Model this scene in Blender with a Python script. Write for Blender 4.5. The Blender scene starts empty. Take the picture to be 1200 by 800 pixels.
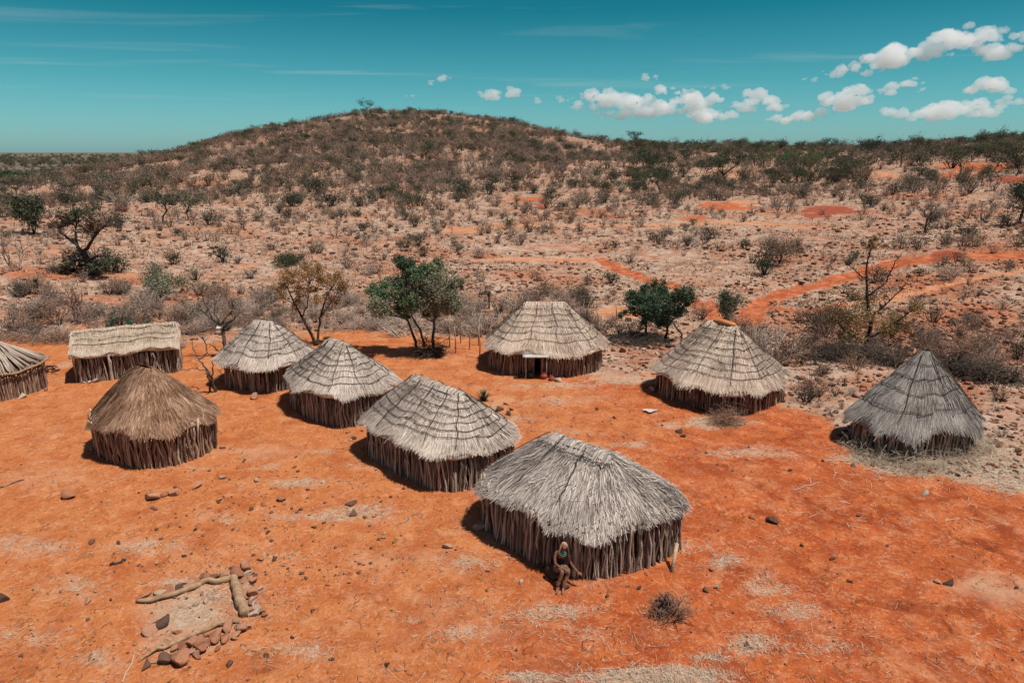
import bpy, bmesh, math, random
import numpy as np
from mathutils import Vector, Matrix, noise as mnoise

R = math.radians
scene = bpy.context.scene
COL = scene.collection

# ------------------------------------------------------------------ camera, sky, sun, exposure
PITCH, CAM_H, FPX = R(15.5), 9.0, 800.0          # photograph is 1200 x 800, 24 mm lens
cam_data = bpy.data.cameras.new('camera')
cam_data.lens = 24.0; cam_data.sensor_width = 36.0; cam_data.clip_start = 0.1; cam_data.clip_end = 40000
cam = bpy.data.objects.new('camera', cam_data); COL.objects.link(cam)
cam.location = (0, 0, CAM_H); cam.rotation_euler = (R(90) - PITCH, 0, 0)
scene.camera = cam

SUN_EL, SUN_AZ = R(68), R(-22)                    # azimuth measured from +X towards +Y
sun_dir = Vector((math.cos(SUN_EL) * math.cos(SUN_AZ), math.cos(SUN_EL) * math.sin(SUN_AZ), math.sin(SUN_EL)))
sd = bpy.data.lights.new('sun', 'SUN'); sd.energy = 4.6; sd.angle = R(0.53); sd.color = (1.0, 0.95, 0.87)
sun = bpy.data.objects.new('sun', sd); COL.objects.link(sun)
sun.rotation_euler = sun_dir.to_track_quat('Z', 'Y').to_euler()

world = bpy.data.worlds.new('World'); scene.world = world; world.use_nodes = True
wn, wl = world.node_tree.nodes, world.node_tree.links
wn.clear()
wout = wn.new('ShaderNodeOutputWorld'); bg = wn.new('ShaderNodeBackground')
sky = wn.new('ShaderNodeTexSky'); sky.sky_type = 'NISHITA'; sky.sun_disc = False
sky.sun_elevation = SUN_EL; sky.sun_rotation = R(90) - SUN_AZ
sky.air_density = 1.0; sky.dust_density = 0.6; sky.ozone_density = 1.5
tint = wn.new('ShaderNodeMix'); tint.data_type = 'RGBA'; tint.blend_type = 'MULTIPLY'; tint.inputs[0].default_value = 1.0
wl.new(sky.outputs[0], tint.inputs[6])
# thin cirrus streaks high up, laid out on the sky's own direction
tc = wn.new('ShaderNodeTexCoord'); sep = wn.new('ShaderNodeSeparateXYZ'); wl.new(tc.outputs['Generated'], sep.inputs[0])
def wmath(op, a, b=None):
    m = wn.new('ShaderNodeMath'); m.operation = op
    for i, v in enumerate((a, b)):
        if v is None: continue
        if isinstance(v, (int, float)): m.inputs[i].default_value = v
        else: wl.new(v, m.inputs[i])
    return m.outputs[0]
# teal grading of the low sky, neutral overhead
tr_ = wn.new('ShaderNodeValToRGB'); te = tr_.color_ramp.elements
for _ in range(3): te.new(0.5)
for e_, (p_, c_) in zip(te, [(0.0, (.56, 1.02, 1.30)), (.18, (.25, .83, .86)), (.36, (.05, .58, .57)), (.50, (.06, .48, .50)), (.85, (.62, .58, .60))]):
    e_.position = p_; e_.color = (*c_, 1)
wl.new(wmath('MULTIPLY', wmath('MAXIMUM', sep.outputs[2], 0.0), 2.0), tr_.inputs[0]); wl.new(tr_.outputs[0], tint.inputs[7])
zc = wmath('MAXIMUM', sep.outputs[2], 0.03)
cx_ = wmath('DIVIDE', sep.outputs[0], zc); cy_ = wmath('DIVIDE', sep.outputs[1], zc)
comb = wn.new('ShaderNodeCombineXYZ')
wl.new(wmath('MULTIPLY', cx_, 0.16), comb.inputs[0]); wl.new(wmath('MULTIPLY', cy_, 0.55), comb.inputs[1])
cn = wn.new('ShaderNodeTexNoise'); cn.inputs['Scale'].default_value = 1.3; cn.inputs['Detail'].default_value = 7
cn.inputs['Roughness'].default_value = 0.55; cn.inputs['Distortion'].default_value = 0.6
wl.new(comb.outputs[0], cn.inputs['Vector'])
cr = wn.new('ShaderNodeMapRange'); cr.inputs[1].default_value = 0.56; cr.inputs[2].default_value = 0.80
cr.inputs[3].default_value = 0; cr.inputs[4].default_value = 0.36; wl.new(cn.outputs[0], cr.inputs[0])
cmix = wn.new('ShaderNodeMix'); cmix.data_type = 'RGBA'; cf = wn.new('ShaderNodeMapRange'); cf.inputs[1].default_value = .035; cf.inputs[2].default_value = .10; wl.new(sep.outputs[2], cf.inputs[0])
wl.new(wmath('MULTIPLY', cr.outputs[0], cf.outputs[0]), cmix.inputs[0])
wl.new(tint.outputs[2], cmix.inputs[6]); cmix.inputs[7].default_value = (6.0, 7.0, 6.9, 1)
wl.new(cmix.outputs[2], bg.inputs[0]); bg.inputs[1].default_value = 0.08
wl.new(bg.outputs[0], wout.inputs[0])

vs = scene.view_settings
vs.view_transform = 'Standard'; vs.look = 'None'; vs.exposure = 0.12; vs.gamma = 1.0; vs.use_curve_mapping = False
scene.render.engine = 'CYCLES'
scene.cycles.max_bounces = 12; scene.cycles.volume_bounces = 8; scene.cycles.glossy_bounces = 1; scene.cycles.transmission_bounces = 4; scene.cycles.diffuse_bounces = 2; scene.cycles.transparent_max_bounces = 12
scene.cycles.use_denoising = True; scene.cycles.denoiser = 'OPENIMAGEDENOISE'; scene.cycles.denoising_input_passes = 'RGB_ALBEDO_NORMAL'; scene.cycles.denoising_prefilter = 'ACCURATE'

# ------------------------------------------------------------------ small maths
rng = np.random.default_rng(7)
random.seed(7)
def vhash(i, j, seed):
    h = (i * 374761393 + j * 668265263 + seed * 974634711) & 0xffffffff
    h = ((h ^ (h >> 13)) * 1274126177) & 0xffffffff
    return ((h ^ (h >> 16)) & 0xffff) / 65535.0
def vnoise(x, y, seed=0):
    x = np.asarray(x, float); y = np.asarray(y, float)
    i = np.floor(x).astype(np.int64); j = np.floor(y).astype(np.int64)
    fx = x - i; fy = y - j; fx = fx * fx * (3 - 2 * fx); fy = fy * fy * (3 - 2 * fy)
    a = vhash(i, j, seed); b = vhash(i + 1, j, seed); c = vhash(i, j + 1, seed); d = vhash(i + 1, j + 1, seed)
    return (a * (1 - fx) + b * fx) * (1 - fy) + (c * (1 - fx) + d * fx) * fy
def fbm(x, y, seed=0, oct=4):
    s = 0; a = 0.5
    for k in range(oct):
        s = s + a * (vnoise(x * 2 ** k, y * 2 ** k, seed + k) - 0.5) * 2; a *= 0.5
    return s
def sstep(a, b, x):
    t = np.clip((x - a) / (b - a), 0, 1); return t * t * (3 - 2 * t)

# ------------------------------------------------------------------ lay of the land (heights read off the photograph once)
cP, sP = math.cos(PITCH), math.sin(PITCH)
def ray(px, py):
    u = (px - 600) / FPX; v = (400 - py) / FPX
    return np.array([u, cP + v * sP, -sP + v * cP])
def hgt(px, py, r):
    d = ray(px, py); return CAM_H + d[2] * r / math.hypot(d[0], d[1])
COLS = {
 -200: [(60, 303), (90, 264), (130, 246), (180, 234), (230, 228), (300, 'h', -9), (500, 'h', -18), (800, 'h', -20)],
 0:   [(60, 303), (90, 261), (130, 240), (180, 229), (230, 221), (300, 'h', -6), (500, 'h', -18), (800, 'h', -20)],
 100: [(60, 303), (90, 259), (130, 236), (180, 217), (240, 205), (300, 199), (380, 'h', -2), (600, 'h', -17), (900, 'h', -20)],
 200: [(60, 303), (90, 258), (130, 231), (180, 209), (250, 190), (310, 181), (380, 'h', 6), (600, 'h', -14), (900, 'h', -20)],
 300: [(60, 303), (90, 258), (130, 228), (180, 202), (250, 176), (330, 153), (400, 'h', 17), (700, 'h', -10), (1000, 'h', -20)],
 430: [(60, 303), (90, 258), (130, 227), (180, 199), (250, 169), (320, 145), (380, 131), (460, 'h', 27), (800, 'h', -5), (1100, 'h', -20)],
 520: [(60, 303), (90, 258), (130, 226), (180, 199), (250, 169), (320, 144), (380, 130), (460, 'h', 28), (800, 'h', -5), (1100, 'h', -20)],
 600: [(60, 302), (90, 258), (130, 226), (180, 200), (250, 173), (320, 153), (370, 143), (460, 'h', 22), (800, 'h', -5), (1100, 'h', -20)],
 700: [(60, 302), (90, 258), (130, 226), (180, 204), (250, 183), (320, 167), (350, 164), (450, 'h', 12), (800, 'h', -6), (1100, 'h', -20)],
 800: [(60, 301), (90, 257), (130, 226), (180, 206), (240, 190), (320, 175), (360, 173), (450, 'h', 9), (800, 'h', -8), (1100, 'h', -20)],
 950: [(60, 300), (90, 256), (130, 227), (170, 209), (220, 194), (300, 180), (350, 176), (450, 'h', 7), (800, 'h', -8), (1100, 'h', -20)],
 1100: [(60, 300), (90, 254), (125, 222), (160, 201), (210, 184), (270, 174), (380, 'h', 10), (800, 'h', -8), (1100, 'h', -20)],
 1200: [(60, 300), (90, 252), (120, 221), (150, 199), (200, 179), (250, 167), (380, 'h', 13), (800, 'h', -8), (1100, 'h', -20)],
 1400: [(60, 300), (90, 252), (120, 221), (150, 199), (200, 176), (250, 162), (380, 'h', 16), (800, 'h', -8), (1100, 'h', -20)],
}
AZG = np.linspace(R(-60), R(60), 161); LRG = np.linspace(math.log(30), math.log(9000), 300)
def _table():
    azs, prof = [], []
    for px, pts in COLS.items():
        azs.append(math.atan2((px - 600) / FPX, cP + 0.27 * sP))
        rr, hh = [30, 42], [0, 0]
        for p in pts:
            rr.append(p[0]); hh.append(p[2] if p[1] == 'h' else hgt(px, p[1], p[0]))
        rr += [4000, 9000]; hh += [-20, -6]
        prof.append(np.interp(LRG, np.log(rr), hh))
    prof = np.array(prof)
    G = np.array([np.interp(AZG, azs, prof[:, k]) for k in range(len(LRG))]).T
    for _ in range(10):
        G[:, 1:-1] = 0.25 * G[:, :-2] + 0.5 * G[:, 1:-1] + 0.25 * G[:, 2:]
    for _ in range(12):
        G[1:-1] = 0.25 * G[:-2] + 0.5 * G[1:-1] + 0.25 * G[2:]
    return G
HG = _table()
def ground(x, y):
    x = np.asarray(x, float); y = np.asarray(y, float)
    az = np.arctan2(x, y); lr = np.log(np.maximum(np.hypot(x, y), 30.0))
    az = np.where(np.abs(az) > R(60), np.sign(az) * R(60), az)
    fi = np.clip((az - AZG[0]) / (AZG[1] - AZG[0]), 0, len(AZG) - 1.001); fj = np.clip((lr - LRG[0]) / (LRG[1] - LRG[0]), 0, len(LRG) - 1.001)
    i = fi.astype(int); j = fj.astype(int); a = fi - i; b = fj - j
    h = (HG[i, j] * (1 - a) + HG[i + 1, j] * a) * (1 - b) + (HG[i, j + 1] * (1 - a) + HG[i + 1, j + 1] * a) * b
    r = np.hypot(x, y)
    k = sstep(36, 75, r)
    h = h + k * (fbm(x / 26, y / 26, 3, 4) * np.clip(r / 110, 0.3, 1.9) + fbm(x / 4, y / 4, 9, 3) * 0.22 * np.clip(1.3 - r / 400, 0, 1))
    h = h + fbm(x / 2.4, y / 2.4, 5, 3) * 0.035 * sstep(4, 10, r)
    return h
RS = np.exp(np.linspace(math.log(9), math.log(6000), 2600))
def at(px, py):
    """the spot on the ground seen at a pixel of the photograph"""
    d = ray(px, py); hd = math.hypot(d[0], d[1]); x = RS * d[0] / hd; y = RS * d[1] / hd
    z = CAM_H + RS * d[2] / hd
    k = np.argmax(ground(x, y) >= z)
    if k == 0: k = len(RS) - 1
    return Vector((x[k], y[k], float(ground(x[k], y[k]))))
def pix(x, y, z):
    z = z - CAM_H; f = np.maximum(y * cP - z * sP, 1e-3); u = y * sP + z * cP
    return 600 + FPX * x / f, 400 - FPX * u / f
def mpp(p):                                      # metres per photograph pixel at a point
    return (p[1] * cP - (p[2] - CAM_H) * sP) / FPX

# ------------------------------------------------------------------ mesh builder
class MB:
    def __init__(self): self.V = []; self.F = []; self.n = 0
    def add(self, V, F, m=0):
        V = np.asarray(V, float).reshape(-1, 3); F = np.asarray(F, np.int64)
        if len(F) == 0: return
        self.V.append(V); self.F.append((F + self.n, m)); self.n += len(V)
    def merge(self, o, loc=(0, 0, 0), rz=0.0, sc=1.0, remap=None):
        c, s = math.cos(rz), math.sin(rz)
        V, F = o.packed()
        if len(V) == 0: return
        W = np.stack([(V[:, 0] * c - V[:, 1] * s), (V[:, 0] * s + V[:, 1] * c), V[:, 2]], 1) * sc + np.asarray(loc)
        self.V.append(W)
        for f, m in F: self.F.append((f + self.n, (remap[m] if remap else m)))
        self.n += len(W)
    def packed(self):
        if not hasattr(self, '_p') or self._pn != self.n:
            V = np.concatenate(self.V) if self.V else np.zeros((0, 3))
            g = {}
            for f, m in self.F: g.setdefault((f.shape[1], m), []).append(f)
            self._p = (V, [(np.concatenate(v), k[1]) for k, v in g.items()]); self._pn = self.n
        return self._p
    def mesh(self, name, mats, smooth=False):
        V, F = self.packed(); me = bpy.data.meshes.new(name)
        me.vertices.add(len(V)); me.vertices.foreach_set('co', V.astype(np.float32).ravel())
        nl = sum(f.size for f, m in F); npoly = sum(len(f) for f, m in F)
        me.loops.add(nl); me.polygons.add(npoly)
        me.loops.foreach_set('vertex_index', np.concatenate([f.ravel() for f, m in F]).astype(np.int32))
        tot = np.concatenate([np.full(len(f), f.shape[1]) for f, m in F])
        me.polygons.foreach_set('loop_start', np.concatenate([[0], np.cumsum(tot)[:-1]]).astype(np.int32))
        me.polygons.foreach_set('material_index', np.concatenate([np.full(len(f), m) for f, m in F]).astype(np.int32))
        if smooth: me.polygons.foreach_set('use_smooth', np.ones(npoly, bool))
        me.update(calc_edges=True); me.validate()
        for m in (mats if isinstance(mats, (list, tuple)) else [mats]): me.materials.append(m)
        return me
    def build(self, name, mats, parent=None, smooth=False, loc=None, rz=0):
        o = bpy.data.objects.new(name, self.mesh(name, mats, smooth)); COL.objects.link(o)
        if parent: o.parent = parent
        if loc is not None: o.location = loc
        o.rotation_euler.z = rz
        return o
    # -- shapes
    def tube(self, P, rad, sides=5, m=0):
        P = np.asarray(P, float); n = len(P); rad = np.broadcast_to(rad, (n,)).astype(float)
        T = np.gradient(P, axis=0); T /= np.linalg.norm(T, axis=1)[:, None] + 1e-9
        ref = np.where(np.abs(T[:, 2:3]) > 0.9, [[1.0, 0, 0]], [[0, 0, 1.0]])
        A = np.cross(T, ref); A /= np.linalg.norm(A, axis=1)[:, None] + 1e-9; B = np.cross(T, A)
        an = np.arange(sides) * 2 * math.pi / sides
        V = P[:, None] + rad[:, None, None] * (np.cos(an)[None, :, None] * A[:, None] + np.sin(an)[None, :, None] * B[:, None])
        V = np.concatenate([V.reshape(-1, 3), P[:1], P[-1:]])
        i = np.arange(n - 1)[:, None] * sides; j = np.arange(sides)[None]; j2 = (j + 1) % sides
        Q = np.stack([i + j, i + j2, i + sides + j2, i + sides + j], -1).reshape(-1, 4)
        jj = np.arange(sides); j2 = (jj + 1) % sides; a, b = n * sides, n * sides + 1; e = (n - 1) * sides
        T3 = np.concatenate([np.stack([jj * 0 + a, j2, jj], 1), np.stack([jj * 0 + b, e + jj, e + j2], 1)])
        n0 = self.n; self.V.append(V); self.n += len(V)
        self.F.append((Q + n0, m)); self.F.append((T3 + n0, m))
    def sticks(self, P0, P1, r0, r1, sides=5, seg=3, bend=0.02, rg=None, m=0):
        """many straight-ish round sticks at once"""
        rg = rg or rng; N = len(P0); k = np.linspace(0, 1, seg + 1)
        P = P0[:, None] + (P1 - P0)[:, None] * k[None, :, None]
        jit = rg.normal(size=(N, seg + 1, 3)) * bend; jit[:, 0] *= .3; P = P + jit
        r = (np.asarray(r0).reshape(-1, 1) + (np.asarray(r1) - np.asarray(r0)).reshape(-1, 1) * k[None]) * rg.uniform(.85, 1.15, (N, seg + 1))
        T = P1 - P0; T = T / (np.linalg.norm(T, axis=1)[:, None] + 1e-9)
        ref = np.where(np.abs(T[:, 2:3]) > 0.9, [[1.0, 0, 0]], [[0, 0, 1.0]])
        A = np.cross(T, ref); A /= np.linalg.norm(A, axis=1)[:, None]; B = np.cross(T, A)
        an = np.arange(sides) * 2 * math.pi / sides
        ring = np.cos(an)[None, :, None] * A[:, None] + np.sin(an)[None, :, None] * B[:, None]
        V = P[:, :, None] + r[:, :, None, None] * ring[:, None]
        base = (np.arange(N) * (seg + 1) * sides)[:, None, None]
        i = (np.arange(seg) * sides)[None, :, None]; j = np.arange(sides)[None, None]; j2 = (j + 1) % sides
        Q = np.stack([base + i + j, base + i + j2, base + i + sides + j2, base + i + sides + j], -1).reshape(-1, 4)
        cap = (np.arange(N) * (seg + 1) * sides + seg * sides)[:, None] + np.arange(sides)[None]
        n0 = self.n; self.V.append(V.reshape(-1, 3)); self.n += V.size // 3
        self.F.append((Q + n0, m)); self.F.append((cap + n0, m))
    def strips(self, P, W, m=0):
        """flat strands: P (N,k,3) centre line, W (N,k,3) half width"""
        N, k, _ = P.shape
        V = np.stack([P - W, P + W], 2).reshape(-1, 3)
        b = (np.arange(N) * k * 2)[:, None] + (np.arange(k - 1) * 2)[None]
        Q = np.stack([b, b + 1, b + 3, b + 2], -1).reshape(-1, 4)
        self.add(V, Q, m)
    def leaves(self, C, size, rg=None, m=0, asp=0.55):
        rg = rg or rng; N = len(C)
        if N == 0: return
        d = rg.normal(size=(N, 3)); d /= np.linalg.norm(d, axis=1)[:, None]
        e = np.cross(d, rg.normal(size=(N, 3))); e /= np.linalg.norm(e, axis=1)[:, None] + 1e-9
        s = np.broadcast_to(size, (N,))[:, None] * rg.uniform(.6, 1.3, (N, 1))
        V = np.stack([C - d * s, C + e * s * asp, C + d * s, C - e * s * asp], 1).reshape(-1, 3)
        self.add(V, np.arange(N * 4).reshape(-1, 4), m)

_bm = bmesh.new(); bmesh.ops.create_icosphere(_bm, subdivisions=1, radius=1)
ICO1 = (np.array([v.co[:] for v in _bm.verts]), np.array([[v.index for v in f.verts] for f in _bm.faces])); _bm.free()
_bm = bmesh.new(); bmesh.ops.create_icosphere(_bm, subdivisions=2, radius=1)
ICO2 = (np.array([v.co[:] for v in _bm.verts]), np.array([[v.index for v in f.verts] for f in _bm.faces])); _bm.free()
_bm = bmesh.new(); bmesh.ops.create_icosphere(_bm, subdivisions=3, radius=1)
ICO3 = (np.array([v.co[:] for v in _bm.verts]), np.array([[v.index for v in f.verts] for f in _bm.faces])); _bm.free()
def rock_verts(rg, ico, flat=0.6, cuts=7, asp=0.7):
    V = ico[0].copy()
    for _ in range(cuts):
        n = rg.normal(size=3); n /= np.linalg.norm(n); d = rg.uniform(.32, .62)
        V -= np.maximum(V @ n - d, 0)[:, None] * n
    V /= np.abs(V[:, 0]).max()
    V *= np.array([1, asp, flat]) * rg.uniform(.85, 1.15, 3) * 1.12
    V += rg.normal(size=V.shape) * 0.012
    V[:, 2] -= V[:, 2].min() + (V[:, 2].max() - V[:, 2].min()) * 0.18
    return V

# ------------------------------------------------------------------ materials
def mat(name, ramp, rough=0.9, island=1.0, objr=0.0, nscale=6.0, namt=0.4, bump=0.0, bscale=40.0, trans=0.0, stretch=None):
    """procedural material: colour ramp driven by a mix of per-piece, per-object and noise variation"""
    m = bpy.data.materials.new(name); m.use_nodes = True
    N, L = m.node_tree.nodes, m.node_tree.links; b = N['Principled BSDF']
    b.inputs['Roughness'].default_value = rough; b.inputs['Specular IOR Level'].default_value = 0.15
    geo = N.new('ShaderNodeNewGeometry'); oi = N.new('ShaderNodeObjectInfo'); tcn = N.new('ShaderNodeTexCoord')
    no = N.new('ShaderNodeTexNoise'); no.inputs['Scale'].default_value = nscale; no.inputs['Detail'].default_value = 6; no.inputs['Roughness'].default_value = .6
    if stretch:
        mp = N.new('ShaderNodeMapping'); mp.inputs['Scale'].default_value = stretch; L.new(tcn.outputs['Object'], mp.inputs[0]); L.new(mp.outputs[0], no.inputs['Vector'])
    else: L.new(tcn.outputs['Object'], no.inputs['Vector'])
    def M(op, a, c):
        q = N.new('ShaderNodeMath'); q.operation = op
        for i, v in enumerate((a, c)):
            if isinstance(v, (int, float)): q.inputs[i].default_value = v
            else: L.new(v, q.inputs[i])
        return q.outputs[0]
    tot = island + objr + namt
    f = M('MULTIPLY', geo.outputs['Random Per Island'], island / tot)
    f = M('ADD', f, M('MULTIPLY', oi.outputs['Random'], objr / tot))
    nn = N.new('ShaderNodeMapRange'); nn.inputs[1].default_value = .28; nn.inputs[2].default_value = .72; L.new(no.outputs[0], nn.inputs[0])
    f = M('ADD', f, M('MULTIPLY', nn.outputs[0], namt / tot))
    cr = N.new('ShaderNodeValToRGB'); e = cr.color_ramp.elements
    while len(e) < len(ramp): e.new(0.5)
    for i, c in enumerate(ramp):
        e[i].position = 0.12 + 0.76 * i / max(1, len(ramp) - 1); e[i].color = (*c, 1)
    L.new(f, cr.inputs[0]); L.new(cr.outputs[0], b.inputs['Base Color'])
    if bump:
        n2 = N.new('ShaderNodeTexNoise'); n2.inputs['Scale'].default_value = bscale; n2.inputs['Detail'].default_value = 5
        L.new(tcn.outputs['Object'], n2.inputs['Vector'])
        bp = N.new('ShaderNodeBump'); bp.inputs['Strength'].default_value = bump; bp.inputs['Distance'].default_value = 0.05
        L.new(n2.outputs[0], bp.inputs['Height']); L.new(bp.outputs[0], b.inputs['Normal'])
    if trans:
        tr = N.new('ShaderNodeBsdfTranslucent'); L.new(cr.outputs[0], tr.inputs[0]); mx = N.new('ShaderNodeMixShader'); mx.inputs[0].default_value = trans
        L.new(b.outputs[0], mx.inputs[1]); L.new(tr.outputs[0], mx.inputs[2]); L.new(mx.outputs[0], N['Material Output'].inputs[0])
    return m

M_thatch = mat('thatch_grey', [(.24, .185, .15), (.44, .355, .295), (.58, .48, .405), (.72, .62, .53)], island=1, namt=.7, nscale=1.1)
M_thatch_w = mat('thatch_warm', [(.26, .18, .13), (.46, .345, .265), (.60, .465, .365), (.74, .60, .48)], island=1, namt=.7, nscale=1.1)
M_thatch_tan = mat('thatch_tan', [(.24, .165, .11), (.39, .29, .21), (.49, .385, .295), (.61, .505, .41)], island=1, namt=.9, nscale=1.0)
M_thatch_br = mat('thatch_brown', [(.085, .043, .025), (.20, .105, .06), (.34, .20, .125), (.52, .36, .255)], island=1, namt=1.0, nscale=1.6)
M_thatch_dk = mat('thatch_dark', [(.12, .105, .095), (.22, .195, .175), (.32, .285, .255), (.46, .415, .37)], island=1, namt=.8, nscale=1.4)
M_thatch_front = mat('thatch_weathered', [(.14, .115, .10), (.30, .25, .215), (.48, .41, .355), (.68, .59, .52)], island=1.2, namt=.5, nscale=1.2)
M_pole = mat('wall_pole', [(.07, .05, .038), (.21, .155, .12), (.39, .305, .24), (.58, .475, .39)], island=1, namt=.6, nscale=5, stretch=(3, 3, .6), bump=.5)
M_pole_red = mat('wall_pole_red', [(.08, .048, .034), (.23, .14, .096), (.41, .27, .19), (.58, .43, .325)], island=1, namt=.6, nscale=5, stretch=(3, 3, .6), bump=.5)
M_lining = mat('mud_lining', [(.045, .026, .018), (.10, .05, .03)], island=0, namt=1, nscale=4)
M_bind = mat('binding_rod', [(.055, .042, .034), (.12, .09, .072)], island=.6, namt=.6)
M_log = mat('weathered_log', [(.22, .13, .075), (.36, .22, .13), (.48, .33, .215)], island=.3, namt=1, nscale=3, stretch=(1, 5, 5), bump=.6)
M_bark = mat('bark', [(.05, .038, .03), (.11, .085, .065), (.19, .15, .115)], island=.3, namt=1, nscale=4, bump=.7)
M_bark_dk = mat('bark_dark', [(.03, .025, .022), (.065, .05, .042), (.11, .088, .07)], island=.3, namt=1, nscale=4, bump=.7)
M_twig = mat('twig_grey', [(.14, .10, .08), (.24, .175, .14), (.36, .275, .22)], island=.7, objr=.9, namt=.2)
M_twig_dk = mat('twig_dark', [(.05, .04, .034), (.10, .077, .062), (.17, .13, .105)], island=.7, objr=.8, namt=.2)
M_twig_pale = mat('twig_pale', [(.26, .20, .16), (.40, .31, .25), (.52, .43, .35)], island=.7, objr=.6, namt=.2)
M_twig_rust = mat('twig_rust', [(.15, .085, .06), (.25, .145, .10), (.35, .215, .15)], island=.7, objr=.7, namt=.2)
M_leaf_olive = mat('leaf_olive', [(.055, .06, .035), (.10, .105, .062), (.16, .155, .10)], island=.8, objr=.7, namt=.5, trans=.25)
M_leaf_dark = mat('leaf_dark', [(.024, .036, .023), (.05, .066, .04), (.085, .10, .06)], island=.8, objr=.6, namt=.5, trans=.2)
M_leaf_green = mat('leaf_green', [(.08, .13, .065), (.15, .215, .11), (.25, .31, .18)], island=.9, objr=.2, namt=.8, nscale=1.2, trans=.25)
M_leaf_grey = mat('leaf_grey_green', [(.16, .165, .10), (.27, .26, .17), (.39, .37, .26)], island=.9, objr=.3, namt=.8, nscale=1.0, trans=.25)
M_leaf_deep = mat('leaf_deep_green', [(.045, .075, .045), (.085, .13, .075), (.14, .19, .11)], island=.9, objr=.2, namt=.8, nscale=1.2, trans=.3)
M_leaf_gold = mat('leaf_gold', [(.20, .11, .045), (.33, .19, .075), (.44, .28, .13)], island=.9, objr=.3, namt=.7, nscale=1.3, trans=.3)
M_leaf_yel = mat('leaf_yellow', [(.27, .17, .075), (.40, .27, .125), (.50, .37, .20)], island=.9, objr=.3, namt=.5, trans=.3)
M_leaf_brown = mat('leaf_dry_brown', [(.13, .085, .058), (.225, .15, .105), (.33, .235, .17)], island=.8, objr=1.0, namt=.3, trans=.15)
M_leaf_wood = mat('leaf_far_green', [(.02, .045, .018), (.04, .075, .03), (.07, .10, .05)], island=.8, objr=.3, namt=.6, trans=.2)
M_stone = mat('red_stone', [(.18, .065, .034), (.32, .125, .065), (.44, .20, .115), (.50, .30, .20)], island=.7, objr=1.0, namt=.7, nscale=5, bump=.6, bscale=22)
M_stone_dk = mat('dark_stone', [(.055, .032, .025), (.11, .062, .045), (.20, .11, .075)], island=.7, objr=1.0, namt=.6, nscale=6, bump=.6, bscale=22)
M_stone_pale = mat('pale_stone', [(.34, .21, .15), (.44, .30, .22), (.52, .40, .32)], island=.5, objr=1, namt=.7, nscale=5, bump=.5, bscale=22)
M_straw = mat('straw', [(.33, .25, .17), (.46, .37, .27), (.58, .49, .38)], island=1, namt=.3)
M_grass = mat('dry_grass', [(.27, .185, .125), (.38, .28, .20), (.48, .38, .29)], island=1, namt=.6, nscale=.2)
M_white = mat('whitewashed', [(.42, .39, .35), (.58, .55, .51)], island=0, namt=1, nscale=3)
M_pot_red = mat('clay_red', [(.30, .06, .035), (.42, .10, .06)], island=0, namt=1, nscale=6, rough=.6)
M_pot_dk = mat('pot_dark', [(.03, .025, .022), (.07, .055, .045)], island=0, namt=1, nscale=6, rough=.5)
M_plank = mat('plank_wood', [(.36, .24, .15), (.50, .36, .24)], island=0, namt=1, nscale=4, stretch=(1, 1, 8), bump=.4)
M_cactus = mat('cactus_green', [(.035, .09, .055), (.06, .14, .085), (.10, .19, .12)], island=1, namt=.4, rough=.6)
M_aloe = mat('aloe_green', [(.03, .05, .035), (.055, .08, .05), (.10, .12, .08)], island=1, namt=.4, rough=.6)

def tag(o, label=None, cat=None, group=None, kind=None):
    if label: o['label'] = label
    if cat: o['category'] = cat
    if group: o['group'] = group
    if kind: o['kind'] = kind
    return o
def empty(name, loc, rz=0.0):
    o = bpy.data.objects.new(name, None); COL.objects.link(o); o.location = loc; o.rotation_euler.z = rz; o.empty_display_size = .3
    return o
def copy_tree(o, parent=None):
    c = o.copy(); COL.objects.link(c)
    if parent: c.parent = parent
    for ch in list(o.children): copy_tree(ch, c)
    return c

# ------------------------------------------------------------------ soil zones, authored over the photograph and stored on the ground
YARD = np.array([(-300, 402), (40, 398), (95, 382), (215, 400), (330, 392), (420, 388), (540, 396), (590, 400), (640, 418), (705, 440), (750, 440), (790, 440), (905, 468), (965, 492), (985, 520), (1010, 545), (1130, 560), (1200, 580), (1500, 660), (1500, 3000), (-2000, 3000)], float)
def inpoly_dist(px, py, poly):
    """signed distance (pixels), positive inside"""
    d = np.full(px.shape, 1e9); ins = np.zeros(px.shape, bool); n = len(poly)
    for i in range(n):
        x0, y0 = poly[i]; x1, y1 = poly[(i + 1) % n]
        ex, ey = x1 - x0, y1 - y0; t = np.clip(((px - x0) * ex + (py - y0) * ey) / (ex * ex + ey * ey), 0, 1)
        d = np.minimum(d, np.hypot(px - x0 - t * ex, (py - y0 - t * ey) * 1.6))
        c = (y0 > py) != (y1 > py); xi = (x1 - x0) * (py - y0) / (y1 - y0 + 1e-12) + x0
        ins ^= c & (px < xi)
    return np.where(ins, d, -d)
def poly_d(px, py, pts, wy):
    """0..1 closeness to a track; half width given in vertical pixels"""
    best = np.zeros(px.shape)
    for (x0, y0), (x1, y1) in zip(pts[:-1], pts[1:]):
        ex, ey = x1 - x0, y1 - y0
        wgt = 2.2                                 # ground is foreshortened: vertical pixels count more
        t = np.clip(((px - x0) * ex + (py - y0) * ey * wgt ** 2) / (ex * ex + ey * ey * wgt ** 2 + 1e-9), 0, 1)
        d = np.hypot((px - x0 - t * ex) / wgt, py - y0 - t * ey)
        best = np.maximum(best, 1 - sstep(.5, 1.25, d / wy))
    return best
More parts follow.
